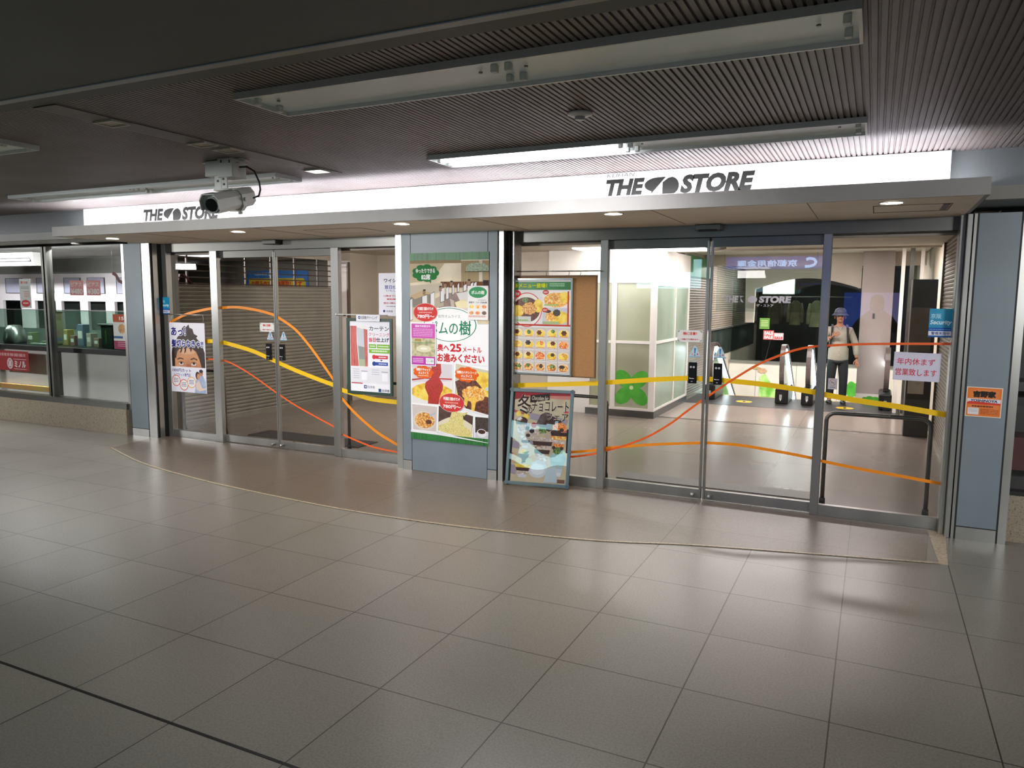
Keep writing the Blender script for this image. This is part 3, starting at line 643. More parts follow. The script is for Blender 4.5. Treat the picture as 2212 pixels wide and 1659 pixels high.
P.poly([(58, 119.3), (100, 125.5), (100, 177), (56, 168.5)], '#f4f4f4'); P.poly([(59.3, 121), (100, 127), (100, 175.3), (57.6, 167)], '#cfcab4')
P.poly([(62, 140), (80, 128), (100, 129.5), (100, 160), (60, 160)], F_EGG); P.poly([(58.4, 141), (70, 136), (84, 138), (92, 146), (95, 155), (100, 156), (100, 175.3), (72, 170), (62, 156)], F_DEMI)
P.cloud(82, 153.5, 14.5, 8.5, F_CHEESE); P.poly([(76, 158), (86, 157), (84, 166), (82.5, 173), (79, 172), (79, 164)], food('melt', ['#f3b52c', '#f7d564'], 30))
P.poly([(70, 156), (75, 160), (73, 168), (70, 166)], F_EGG); P.poly([(96, 146), (100, 144.5), (100, 149), (97, 149)], '#cfd3dd')
P.cloud(17, 132.5, 13, 7, '#e2600f'); P.text('特製ケチャップ', 7.5, 128, 26.5, 131.5, '#f6efe6', .03); P.text('オムライス', 10.5, 132, 24, 135, '#f6efe6', .03); P.bars(10, 136, 24, 137.4, 1, '#f0c9a0', .8)
P.cloud(73, 132.5, 14.5, 8, '#e2600f'); P.text('特製のハヤシソース', 60.5, 128.5, 85.5, 132, '#f6efe6', .03); P.text('オムライス', 66, 132.7, 80, 135.8, '#f6efe6', .03); P.bars(66, 137, 82, 138.4, 1, '#f0c9a0', .8)
P.poly([(1, 168.6), (36, 169.8), (35, 201), (1.5, 200)], '#f4f4f4'); P.poly([(1.8, 170), (35.2, 171), (33.8, 199.3), (3, 199)], '#d2c6c2')
P.ell(18, 188, 14.5, 11, '#ded3c6'); P.ell(18.5, 187.5, 13, 9, F_FRY); P.cloud(22, 188, 9.5, 6.5, F_FRY); P.ell(24, 189, 4, 2.6, F_DEMI); P.poly([(24, 181), (33, 177), (33.5, 178.5), (26, 183)], '#b9bcc9')
P.poly([(36, 168.3), (83, 177), (81, 206), (35, 199.3)], '#f4f4f4'); P.poly([(37.4, 169.6), (81.3, 178.2), (79.5, 204.4), (36.4, 198)], food('pasta_bg', ['#3c2620', '#5a3c30'], 12))
P.poly([(37, 187)] + [(37 + 43*k/10, 188 - 7.5*sin(pi*k/10)) for k in range(11)] + [(79.6, 204.2), (36.6, 198)], '#e6dcc0')
P.poly([(36.8, 192), (50, 187), (54, 176), (60, 173), (68, 176), (70, 190), (79, 195), (79.5, 204.2), (36.6, 198)], F_PASTA); P.poly([(66, 176), (75, 174), (70, 179)], F_PASTA)
P.rect(82.5, 177, 100, 207, '#f4f4f4'); P.rect(84, 178.6, 100, 205.6, F_DARK); P.poly([(84, 196), (100, 194), (100, 205.6), (84, 204)], '#d4d0d6'); P.ell(92, 196, 6, 4.6, '#eceaf0'); P.ell(92, 194.6, 4.6, 2.4, '#4a2c20'); P.ring(98.3, 196, 2.2, 2, .4, '#eceaf0')
P.rect(0, 202, 100, 210, GST); P.poly([(0, 199.5), (40, 200.8), (100, 206), (100, 207.5), (0, 204)], '#f1f0f2'); P.poly([(0, 202.2), (40, 203), (100, 206.5), (100, 210), (0, 210)], GST)
NTOP = P.n + 4
P.build('printed_pictures', t)
REDE = '#cf3a36'
def round_tag(parent, cu, cv_, ru, rv, nm):
    Q = Print(.862, 1.81).norm(100, 210); Q.n = NTOP; Q.ell(cu, cv_, ru + .5, rv + .5, '#e8b8b0'); Q.ell(cu, cv_, ru, rv, REDE)
    Q.text('平日限定 日替わりランチ', cu - ru*.68, cv_ - rv*.62, cu + ru*.68, cv_ - rv*.22, '#f5eeea', .03); Q.bars(cu - ru*.55, cv_ - rv*.08, cu + ru*.55, cv_ + rv*.12, 1, '#e79a92', .8)
    Q.text('780円～', cu - ru*.7, cv_ + rv*.22, cu + ru*.76, cv_ + rv*.66, '#f8f4f2', .035); return Q.build(nm, parent)
round_tag(t, 20.5, 65.5, 15.5, 10, 'round_sticker'); round_tag(t, 54, 165, 15.8, 10.2, 'round_sticker')
t2, P = sheet('pink_flyer', 'small pink flyer with a pale dish photo taped over the tall poster', 'flyer', -2.195 + .012, -.0195, 1.065 - .325 + .325 - .01, .285, .415, '#eeeef0'); P.norm(100, 146)
P.rect(3, 3, 97, 52, '#c858b0'); P.text('団体予約受付中', 18, 7, 78, 15, '#f4e4f2', .02); P.bars(10, 20, 88, 48, 5, '#e6b4dc', .4)
P.rect(3, 52, 97, 114, food('pale_dish', ['#a39a6c', '#c6bf94', '#8f865c'], 12)); P.rect(3, 66, 97, 68, '#6f9a5a'); P.ell(52, 88, 30, 12, '#d9d5b4'); P.ell(52, 87, 15, 4, '#f0eedc'); P.rect(16, 55, 42, 62, '#a8894c')
P.rect(3, 114, 97, 143, '#b83ca6'); P.bars(8, 121, 50, 138, 3, '#e8bce0', .5); P.rect(60, 119, 92, 139, '#f2f2f4'); P.ring(76, 129, 14, 7, .12, '#4c9a80'); P.text('ポムの樹', 67, 126, 86, 132, '#2e8a68', .02); P.build('printed_text', t2)
t2, P = sheet('menu_flyer', 'small white flyer with a green oval taped at the upper right of the tall poster', 'flyer', -2.195 + .645, -.0195, 1.51, .215, .315, '#e9e7e4'); P.norm(100, 146)
P.ell(50, 28, 44, 24, '#3f9a63'); P.text('ポムの樹', 18, 20, 82, 37, '#e4efe2', .04); P.bars(50, 60, 92, 63, 1, '#8c8c8c', .8); P.text('京阪ザ・ストア店82席', 6, 67, 94, 75, '#3a3436', .02)
for i in range(3):
    for j in range(2): P.ell(19 + 31*i, 89 + 27*j, 14, 10, F_PLATE); P.ell(19 + 31*i, 89 + 27*j, 11, 8, (F_EGG, F_CHEESE, F_ORG, F_FRY, F_ORG, F_DEMI)[i + 3*j])
P.bars(5, 128, 90, 136, 2, '#c04a42', .5); P.build('printed_text', t2)
# ---- hair cut poster hanging on a rod
t, P = sheet('haircut_poster', 'hanging poster of a man looking up from under dark hair, left end pane', 'poster', -5.738, .15, .565, .585, .83, '#eceaf0'); P.norm(100, 142)
HAIR = food('hair', ['#1d1412', '#3a2822', '#2a1c18'], 25, (3, 1, 1)); SKIN = food('skin', ['#b97a54', '#cf9468', '#c3875e'], 5)
P.rect(0, 0, 100, 90, '#e4e2ea')
P.poly([(4, 90), (4, 62), (7, 50), (16, 40), (22, 30), (33, 22), (36, 12), (44, 6), (48, 9), (56, 3), (58, 10), (66, 12), (70, 22), (80, 26), (76, 30), (88, 40), (94, 50), (98, 60), (98, 90)], HAIR)
P.poly([(12, 90), (13, 72), (17, 62), (26, 54), (42, 50), (62, 51), (74, 58), (82, 72), (88, 90)], SKIN); P.poly([(26, 56), (40, 51), (62, 52), (72, 60), (60, 64), (34, 64)], food('brow_light', ['#d3a07a', '#dcae8a'], 4))
for pts in ([(13, 72), (15, 56), (24, 47), (27, 50), (20, 60), (16, 74)], [(24, 50), (34, 46), (36, 52), (33, 60), (27, 62), (31, 54)], [(36, 48), (46, 46), (47, 52), (45, 59), (40, 63), (42, 54)], [(48, 47), (60, 47), (63, 53), (59, 60), (57, 53)], [(62, 48), (74, 52), (82, 64), (89, 86), (90, 70), (84, 52)]): P.poly(pts, HAIR)
P.poly([(19, 74), (26, 71), (37, 72.5), (38, 75), (27, 74), (20, 76.5)], '#6a4634'); P.poly([(57, 73), (67, 70), (77, 73), (76, 76), (67, 73), (58, 76)], '#6a4634')
for cx in (30, 66): P.ell(cx, 83, 9, 4.6, '#a8704f'); P.ell(cx, 83.6, 7.4, 3.3, '#dccdc8'); P.ell(cx + .6, 82, 3.4, 2.6, '#2a1c1a'); P.poly([(cx - 8, 82.5), (cx, 79.4), (cx + 8, 82.2), (cx, 80.6)], '#5a3a2c')
P.poly([(44, 90), (47, 84), (56, 84), (59, 90)], '#a9684a')
for dx, c in ((0, '#f4f4f8'),): 
    P.text('あっ！', 4, 8, 48, 28, '#f6f6fa', .09); P.text('髪切らなきゃ!!', 4, 33, 96, 51, '#f6f6fa', .09)
P.text('あっ！', 5, 9, 47, 27, '#2c2a7c', .035); P.text('髪切らなきゃ!!', 5, 34.5, 95, 50, '#2c2a7c', .035)
P.rect(0, 90, 100, 142, '#e9e6f1'); P.text('1000円カット', 4, 94, 58, 101, '#3a367c', .02); P.text('ヘアカット専門店', 8, 103, 56, 110, '#4a4890', .01)
for cx, cy_, c in ((14, 119, '#d6492c'), (36, 127, '#d6492c'), (58, 121, '#e8a83c')): P.ell(cx, cy_, 12, 11, '#f2ecec'); P.ring(cx, cy_, 12.4, 11.6, .13, c); P.bars(cx - 7, cy_ - 5, cx + 7, cy_ + 5, 3, '#8a7aa0', .5)
P.poly([(66, 142), (70, 120), (74, 104), (84, 98), (92, 108), (98, 118), (98, 142)], food('couple', ['#8ba0c4', '#b7c0d6'], 8)); P.ell(76, 106, 6, 8, HAIR); P.ell(78, 108, 4, 6, SKIN); P.ell(86, 101, 5, 6, SKIN); P.ell(86, 97, 5.5, 3.5, HAIR); P.poly([(70, 122), (80, 116), (88, 132), (98, 130), (98, 134), (80, 138), (72, 134)], '#e6cdbf')
P.build('printed_picture', t)
MB().cyl((-.30, .01, .925), (.69, .01, .925), .005, n=8).build('hanging_rod', STEEL, t); MB().tube([(.03, .0, .925), (.055, .0, .90), (.03, 0, .87), (.05, 0, .835)], .0035, 6).tube([(.56, .0, .925), (.575, 0, .88), (.56, 0, .835)], .0035, 6).build('wire_hook', STEEL, t)
# ---- security stickers
def sec(x, y, z, w, h, lb):
    t, P = sheet('security_sticker', lb, 'sticker', x, y, z, w, h, '#1f6fb0'); P.norm(100, 128)
    P.rect(0, 0, 100, 85, noisy('cyan_print', ['#1483b4', '#26a0c4'], 3, .35)); P.text('京阪', 6, 22, 50, 44, '#a9d8ea', .02); P.text('Security', 4, 50, 95, 76, '#d2eef6', .03, .2); P.rect(0, 85, 100, 100, '#1a58a8'); P.bars(4, 91, 92, 94, 1, '#8fb6e0', .8)
    P.rect(0, 100, 100, 120, '#dfe3ee'); P.text('警備実施中', 12, 103, 88, 117, '#3a4a86', .015); P.rect(0, 120, 100, 128, '#2a62a8'); P.build('printed_text', t)
sec(2.24, .182, 1.45, .155, .21, 'blue security sticker at the right edge of the end pane, by the right pillar'); sec(-5.872, .158, 1.493, .145, .2, 'blue security sticker at the far left frame of the left entrance')
# ---- curtain cleaning poster in a green frame, with header card and rod
t, P = sheet('cleaning_poster', 'green framed poster with red curtains behind the left entrance right pane', 'poster', -3.085, .150, .705, .572, .79, '#1d4030'); P.norm(100, 138)
MB().ring(0, .572, 0, .79, .03, -.012, -.0001).build('green_frame', mat('frame_green', '#16382a', .4), t)
P.rect(5.5, 5, 94.5, 133, '#eceaf0'); P.rect(7, 14, 45, 87, '#f0e8e6'); P.poly([(7, 14), (21, 14), (21, 40), (25, 87), (7, 87)], food('red_curtain', ['#b04a44', '#cf6a60', '#a03e3a'], 12, (8, 1, .4))); P.poly([(36, 19), (45, 20), (45, 87), (39, 87)], food('red_curtain', ['#b04a44']))
P.poly([(21, 16), (37, 20), (39, 87), (26, 87)], '#c9ccd2'); P.poly([(24, 50), (38, 52), (39, 87), (26, 87)], '#8f9690'); P.poly([(25, 74), (39, 74), (39, 87), (26, 87)], '#a9b394')
P.text('カーテン', 49, 14, 92, 22, '#3c4a46', .02); P.text('クリーニング', 48, 25, 93, 32, '#c24a52', .01); P.text('当日', 48, 34, 63, 42, '#c8202e', .03); P.text('仕上げ', 64, 34, 92, 42, '#2c3440', .03)
P.rect(48, 46, 64, 53, '#7eb43c'); P.rect(66, 46, 93, 53, '#7eb43c'); P.rect(48, 55, 93, 62, '#7eb43c'); P.bars(50, 48.5, 62, 51, 1, '#e4f0d0', .8); P.bars(68, 48.5, 91, 51, 1, '#e4f0d0', .8); P.bars(54, 57, 88, 60, 1, '#e4f0d0', .8)
P.rect(58, 66, 89, 72, '#c4303c'); P.ell(59, 69, 4, 4, '#d8303c'); P.bars(69, 68, 86, 70.5, 1, '#f0d8dc', .8); P.poly([(72, 73.5), (78, 73.5), (75, 76.5)], '#3a2a60'); P.rect(58, 78, 89, 84, '#2c4a9c'); P.ell(59, 81, 4, 4, '#2a3f88'); P.bars(69, 80, 86, 82.5, 1, '#c8d4ec', .8)
P.rect(8, 88, 92, 117, '#dedde2'); P.bars(12, 92, 26, 112, 5, '#a9a9b4', .25); P.bars(54, 92, 70, 104, 3, '#a9a9b4', .25); P.rect(30, 95, 44, 96, '#777782'); P.rect(31, 98, 43, 112, '#ececf0'); P.rect(75, 95, 89, 96, '#777782'); P.rect(76, 98, 88, 112, '#ececf0'); P.rect(8, 117, 33, 119, '#b03a40')
P.rect(36, 121, 42, 127, '#2c4a78'); P.rect(38, 122.5, 40.5, 125.5, '#eceaf0'); P.text('白洋舎', 44, 121.5, 60, 126.5, '#555b6c', .0); P.rect(68, 126, 74, 132, '#2c4a78'); P.text('白洋舎', 76, 126.5, 92, 131.5, '#555b6c', .02)
P.build('printed_picture', t)
MB().cyl((-.14, .0, .826), (.50, .0, .826), .006, n=8).ball((-.14, 0, .826), .012).build('hanging_rod', PLAST, t)
t2, P = sheet('header_card', 'small white header card hanging over the green framed curtain poster', 'card', -2.95, .128, 1.465, .295, .068, '#e3e1e8'); P.norm(100, 22)
P.rect(9, 5, 18, 14, '#2c4a78'); P.rect(12, 7.5, 15.5, 11, '#e3e1e8'); P.text('白洋舎クリーニング', 22, 4, 90, 15, '#3c4254', .015); P.build('printed_text', t2)
t2, P = sheet('laundry_poster', 'white laundry notice with blue and red writing above the green framed poster', 'poster', -2.685, .160, 1.525, .33, .43, '#e4e0e8'); P.norm(100, 130)
P.text('ワイシャツ', 20, 17, 96, 29, '#2e3348', .03); P.text('翌日仕上げ', 22, 37, 98, 48, '#27408c', .02); P.text('いたします', 28, 50, 90, 56, '#27408c', .01); P.text('12時までにお預け', 18, 66, 98, 72, '#c02c3c', .02); P.bars(30, 77, 95, 82, 1, '#d05a64', .8); P.text('翌日15時以降お渡し', 18, 88, 98, 94, '#c02c3c', .02); P.bars(28, 100, 95, 103, 1, '#6a6a78', .6); P.rect(16, 112, 23, 119, '#2c4a78'); P.text('白洋舎', 28, 113, 52, 119, '#555b6c', .01); P.build('printed_text', t2)
# ---- caution notes on the sliding doors
def note(x, z, lb):
    t, P = sheet('caution_note', lb, 'notice', x, YD + .0095, z, .212, .1, '#dcd8d4'); P.norm(100, 47)
    P.text('指に注意！', 22, 7, 78, 19, '#c43c28', .04); P.text('～自動ドアが開きます～', 12, 33, 90, 40, '#b8404a', .03)
    for a, b_, c, d in ((2, 2, 12, 0), (98, 2, 88, 0), (2, 45, 12, 0), (98, 45, 88, 0)): P.poly([(a, b_), (c, b_), (a, b_ + (9 if b_ < 10 else -9))], '#8d9a8a')
    P.build('printed_text', t)
note(.366, 1.355, 'small white caution note with red writing on the right sliding doors'); note(-4.367, 1.318, 'small white caution note with red writing on the left sliding doors')
# ---- menu board and cork board
t = thing('cork_board', 'large brown pin board hanging behind the menu board, right entrance', 'board', (-1.16, .142, 1.012)); CK = noisy('cork', ['#8a6238', '#a87a48', '#9a6e40'], 120, .7)
box('board_face', CK, 0, .815, 0, .014, 0, .903, t); MB().ring(-.006, .821, -.006, .909, .012, -.004, .016).build('board_frame', mat('board_edge', '#6e4c2c', .5), t); MB().cyl((-.02, .0, .945), (.85, .0, .945), .005, n=8).build('hanging_rod', STEEL, t)
m = MB()
for x in (.02, .33, .55, .66): m.tube([(x, 0, .945), (x + .008, 0, .93), (x, 0, .905)], .003, 6)
m.build('wire_hook', STEEL, t)
t, P = sheet('menu_board', 'steel framed restaurant menu board with rows of dish photos', 'menu board', -1.17, .122, 1.022, .605, .865, '#dcdad8'); P.norm(100, 143)
MB().ring(-.008, .613, -.008, .873, .015, -.008, .012).build('steel_frame', mat('menu_frame', '#a8b0b0', .25, .9), t)
P.rect(2, 4, 98, 16, noisy('green_header', ['#1c6a30', '#2c8a44'], 6, .35)); P.text('新メニュー登場！', 5, 6, 60, 13, '#c9d01c', .04); P.bars(64, 6.5, 88, 12, 2, '#a9cfa8', .5)
P.ell(27, 46, 25, 26, F_PLATE); P.ring(27, 46, 25, 26, .05, '#c84a44'); P.ell(26, 46, 23, 19, F_DEMI); P.ell(12, 48, 10, 9, F_EGG); P.ell(46, 40, 8, 10, F_EGG); P.cloud(31, 44, 12, 9, F_FRY); P.ell(24, 31, 5, 4, F_GRN); P.rect(3, 56, 34, 65, '#cdd0c8'); P.bars(5, 61, 30, 64, 1, '#8fb45c', .7)
P.rect(53, 18, 96, 42, F_PLATE); P.ell(75, 31, 20, 11, F_CHEESE); P.ell(88, 27, 9, 8, F_EGG); P.cloud(73, 27, 8, 5, F_FRY); P.bars(56, 37, 78, 41, 1, '#9fba6c', .7)
P.rect(53, 43, 96, 67, '#c9c8cc'); P.ell(77, 57, 19, 10, F_EGG); P.ell(66, 56, 8, 7, F_CHEESE); P.cloud(76, 50, 6, 5, F_DARK); P.ell(62, 48, 5, 2.5, F_DARK); P.rect(53, 63, 80, 67, '#a6b884')
for cx, cy_, r in ((9, 22, 8), (58, 19.5, 5), (57, 46, 5)): P.ell(cx, cy_, r, r*.7, '#c43a34'); P.text('NEW', cx - r*.65, cy_ - r*.25, cx + r*.65, cy_ + r*.3, '#ecd9d4', .03)
P.rect(2, 67.5, 98, 70, '#b83a2c'); P.rect(93, 18, 95.5, 68, '#b83a2c')
random.seed(3); K = [F_EGG, F_EGG, F_EGG, F_EGG, F_CHEESE]; TP = [F_DEMI, F_GRN, F_DEMI, F_GRN, F_DEMI, F_FRY, F_DARK, F_ORG, F_DEMI, F_ORG, F_DEMI, F_DEMI, F_ORG, F_DARK, F_FRY, F_GRN, F_GRN, F_DARK, F_GRN, F_DARK]
for j in range(4):
    for i in range(5):
        x = 3 + i*19; y = 72.5 + j*17.2; P.rect(x, y, x + 18, y + 15.4, '#cfc3b8'); P.ell(x + 9, y + 8.5, 8.6, 6.6, '#e2dad0')
        P.ell(x + 9, y + 8.6, 7.8, 5.6, (F_ORG if (i, j) in ((2, 2), (4, 1)) else F_FRY if j == 3 else F_EGG)); P.cloud(x + random.uniform(7, 11), y + random.uniform(5, 8), random.uniform(3, 5), random.uniform(2.6, 4), TP[j*5 + i], 6)
        P.bars(x + 3, y + 12.6, x + 15, y + 14, 1, '#c46a5a', .7)
P.build('printed_pictures', t)
# ---- leaning snap frame poster on the floor
t = thing('poster_stand', 'leaning silver framed winter chocolate poster standing on the floor', 'poster frame', (-1.113, -.095, .012), (radians(-12.5), 0, radians(8.5)))
t.rotation_euler = (radians(-11.5), 0, radians(9.2))
w, h = .60, .885
AL = mat('satin_aluminium', '#8f9896', .3, .9)
MB().ring(0, w, 0, h, .030, -.008, .014).ring(.004, w - .004, .004, h - .004, .022, -.013, -.0081).build('snap_frame', AL, t)
for x in (.012, w - .012):
    for z in (.012, h - .012): MB().cyl((x, -.0155, z), (x, .016, z), .019, n=16).build('corner_cap', mat('cap_steel', '#9aa0a0', .25, 1.0), t)
box('backing_sheet', mat('poster_base', '#c8b9a4', .5), .03, w - .03, .0, .006, .03, h - .03, t)
P = Print(.54, .825).norm(100, 153)
P.rect(0, 0, 100, 153, food('table_cloth', ['#b9a78c', '#cdbb9c', '#c2b296'], 4)); P.poly([(0, 0), (100, 0), (100, 8), (40, 6), (0, 14)], '#9c3038'); P.poly([(20, 6), (100, 4), (100, 10), (30, 9)], '#c88074')
for a in ([(30, 35), (55, 38), (52, 50), (32, 46)], [(75, 40), (98, 44), (96, 54), (74, 50)], [(22, 52), (33, 54), (31, 66), (20, 64)], [(2, 84), (16, 86), (15, 98), (0, 96)], [(2, 125), (14, 126), (12, 142), (0, 140)], [(30, 80), (42, 82), (41, 90), (29, 88)]): P.poly(a, '#9f939e')
for a in ([(0, 30), (30, 38), (30, 41), (0, 35)], [(80, 60), (100, 62), (100, 66), (80, 65)], [(0, 104), (10, 106), (10, 109), (0, 108)], [(34, 110), (44, 112), (42, 118), (32, 116)]): P.poly(a, '#b8605a')
P.rect(0, 0, 3, 153, '#2a2024'); P.rect(97, 60, 100, 100, '#2a2420')
def glassf(cx, y0, y1, r0, r1, layers):
    n = len(layers)
    for k, c in enumerate(layers):
        a = y0 + (y1-y0)*k/n; b_ = y0 + (y1-y0)*(k+1)/n; ra = r0 + (r1-r0)*k/n; rb = r0 + (r1-r0)*(k+1)/n
        P.poly([(cx - ra, a), (cx + ra, a), (cx + rb, b_), (cx - rb, b_)], c)
CH = food('choco', ['#2a1814', '#4a2c24', '#3a211b'], 25); CR = food('cream', ['#d8cdc6', '#b39a8c', '#eee6e0'], 25); IC = food('icecoffee', ['#8a5a40', '#d8c8bc', '#b08468'], 22)
glassf(56, 76, 118, 19, 9, [CR, CH, IC, CH, IC, CR]); P.ell(50, 130, 17, 15, '#ccd2d8'); P.ell(50, 130, 12, 10, '#dfe4ea'); P.poly([(47, 116), (64, 116), (62, 122), (50, 122)], '#c8c4c8')
P.poly([(52, 36), (60, 34), (86, 46), (88, 52), (66, 66), (44, 56)], CH); P.poly([(50, 38), (58, 33), (66, 34), (52, 60), (42, 55)], food('cake', ['#6c5a5a', '#4a3836'], 30)); P.ell(39, 56, 5, 4.5, '#a81c2c'); P.poly([(48, 60), (60, 58), (62, 68), (48, 70)], F_GRN)
P.cloud(36, 68, 14, 7, CR); P.ell(28, 62, 4, 3.5, '#231c28'); P.ell(36, 66, 4.5, 4, '#2c2430')
glassf(17, 48, 72, 11, 5, [CH, IC, CR]); P.ell(11, 38, 4.5, 5, F_EGG); P.ell(24, 42, 5, 6, F_EGG); P.ell(17, 48, 10, 5, CH); P.cloud(12, 46, 6, 4, CR, 6)
glassf(26, 78, 96, 9, 4, [CR, CH, CR, '#d4d2d8']); P.ell(24, 78, 10, 4, CR); P.ell(30, 74, 4, 3, CH)
glassf(84, 66, 98, 15, 7, [CH, F_CHEESE, CR, F_ORG, CR]); P.cloud(84, 58, 12, 8, F_ORG); P.ell(88, 62, 4, 3, CH); P.ell(78, 66, 9, 4, CH)
glassf(24, 118, 146, 16, 7, [CR, F_EGG, CH, CR, '#cfcdd4']); P.ell(24, 104, 6, 6, F_EGG); P.poly([(14, 106), (34, 106), (30, 120), (18, 122)], CH); P.ell(8, 114, 5, 9, '#c8a67c'); P.ell(42, 112, 6, 6, '#c8a67c'); P.ell(16, 118, 6, 6, '#cdbf8c'); P.ell(34, 118, 6, 6, '#c2c69c'); P.poly([(22, 104), (34, 100), (30, 108)], F_GRN)
glassf(84, 108, 140, 14, 6, [food('mint', ['#7fa4a6', '#a9c6c6'], 10), '#8fb0b0', '#a9c0c0', '#c4cfd4', '#d8dce2']); P.ell(84, 108, 13, 8, food('mint', ['#7fa4a6'])); P.cloud(84, 97, 9, 6, F_GRN); P.ell(76, 92, 3, 3, CH); P.ell(90, 93, 3, 3, CH); P.poly([(66, 128), (80, 124), (86, 150), (62, 152)], '#bcc9d2')
P.rect(85, 145, 98, 151, '#7a5448'); P.rect(90, 30, 98, 33, '#d04a5c')
P.poly([(30, 5), (64, 1), (64, 12), (30, 18)], '#30261c'); P.text('Chocolate fair', 33, 6, 62, 13, '#e6dcc8', .0, .3)
for d, c in ((.05, '#ded4c0'), (.012, '#3a2420')):
    P.text('冬', 8, 4, 32, 38, c, d); P.text('の', 25, 26, 35, 36, c, d); P.text('チョコレート', 34, 14, 98, 32, c, d); P.text('フェア', 60, 35, 98, 47, c, d)
o = P.build('printed_picture', t); o.location = (.03, 0, .03)
m = MB(); vs = []; fs = []; nx, nz = 14, 30
for i in range(nx + 1):
    for k in range(nz + 1):
        u = i / nx; v = k / nz; vs.append((.03 + .54*u, -.0105 - .0022*sin(3.0*pi*v + 1.4*sin(2.5*u)) - .0012*sin(2*pi*u + 4*v), .03 + .825*v))
for i in range(nx):
    for k in range(nz): a = i*(nz+1) + k; fs.append((a, a+1, a+nz+2, a+nz+1))
m.smooth = True; m.add(vs, fs).build('clear_cover', glass('acetate', '#f4f6f6', 1.6), t, flat=True)
# ---- paper notice, no smoking sticker, pillar sticker
t, P = sheet('paper_notice', 'white paper notice with two red lines of writing on the right end pane', 'notice', 2.023, .176, 1.122, .31, .212, '#cfcbdc', rot=radians(.8)); P.norm(100, 68)
P.text('年内休まず', 7, 14, 88, 30, '#c83a4a', .01); P.text('営業致します', 5, 39, 93, 56, '#c83a4a', .01); P.build('printed_text', t)
t, P = sheet('no_smoking_sticker', 'small white no smoking sticker low on the right end pane', 'sticker', 1.575, YP + .0125, 1.022, .066, .086, '#b9b4b8'); P.norm(100, 130)
P.ring(50, 50, 38, 38, .12, '#a87078'); P.line([(26, 26), (74, 74)], .004, '#a87078'); P.rect(30, 48, 70, 54, '#5c585c'); P.bars(20, 100, 80, 116, 2, '#5c5860', .5); P.build('printed_text', t)
t, P = sheet('shop_sticker', 'square orange shop sticker with black characters on the right end pillar', 'sticker', 2.492, -.0065, .905, .218, .212, '#dccbb8', rot=radians(.6)); P.norm(100, 97)
P.rect(3, 3, 97, 94, '#e0752a'); P.rect(9, 8, 91, 88, noisy('orange_print', ['#d9691f', '#e88436'], 5, .4)); P.text('吉野家', 18, 12, 82, 34, '#2a2018', .07); P.rect(4, 38, 96, 50, '#dedbe2'); P.text('YOSHINOYA', 13, 40, 87, 48.5, '#23204a', .04, .15)
P.poly([(4, 50), (10, 47), (96, 50), (96, 56), (4, 56)], '#d0402c'); P.bars(18, 60, 76, 66, 1, '#6a3a20', .8); P.rect(7, 68, 38, 90, '#dcd6d8'); P.bars(10, 72, 34, 84, 3, '#a8a0a8', .3); P.bars(42, 71, 92, 90, 4, '#8a3c1c', .4); P.build('printed_text', t)
# ================================================================== CEILING EQUIPMENT
HOUS = noisy('fixture_enamel', ['#e2eeee', '#e9f3f3'], 3, .35); 
def fixture(x0, x1, y0, y1, lb, lit=None, inner=HOUS):
    """recessed trough fitting for two tubes end to end"""
    t = thing('fluorescent_fixture', lb, 'ceiling light', ((x0 + x1) / 2, (y0 + y1) / 2, CZ)); L = x1 - x0; D = y1 - y0; a = -L/2; b_ = L/2; c = -D/2; d = D/2
    zt = -.004; m = MB()
    # a shallow gabled reflector hanging 5 mm under the slats with a lip all round
    m.prism([(c, zt - .008), (c + .010, zt - .008), (c + .05, zt - .002), (d - .05, zt - .002), (d - .010, zt - .008), (d, zt - .008), (d, zt), (c, zt)], 'x', a, b_)
    m.build('housing', inner, t)
    MB().ring(a - .012, b_ + .012, c - .012, d + .012, .012, -.030, 0, 'z').build('rim', mat('rim_enamel', '#d3d8d6', .3), t)
    for x in (a + .02, -.03, .03, b_ - .045):
        for y in (-.07, .07): box('lamp_socket', mat('socket_white', '#c9cdca', .4), x, x + .026, y - .014, y + .014, -.036, -.006, t, b=.003)
    for x in (-.1, .1, a + .12, b_ - .12): MB().cyl((x, -.03, -.012), (x, -.03, -.018), .008, n=10).build('screw_head', mat('screw', '#7c8480', .4, .8), t)
    if lit:
        for y in (-.07, .07):
            q = MB().cyl((a + .05, y, -.024), (-.035, y, -.024), .014, n=12).build('glass_tube', lit, t)
    return t
fixture(-.785, 1.775, -3.535, -3.205, 'unlit pale blue fluorescent fitting nearest the camera, upper right')
fixture(-.785, 1.775, -1.905, -1.60, 'fluorescent fitting near the white sign with its left half lit', emis('fixture_tube_glow', '#f8f6ff', 22))
fixture(-5.45, -2.21, -1.78, -1.515, 'unlit fluorescent fitting behind the security camera')
fixture(-5.4, -2.84, -3.37, -3.16, 'unlit fluorescent fitting cut off by the left edge of the picture')
area('fixture_lamp', (-.15, -1.75, CZ - .05), 1.2, 34, (1, .98, 1), sizey=.15)
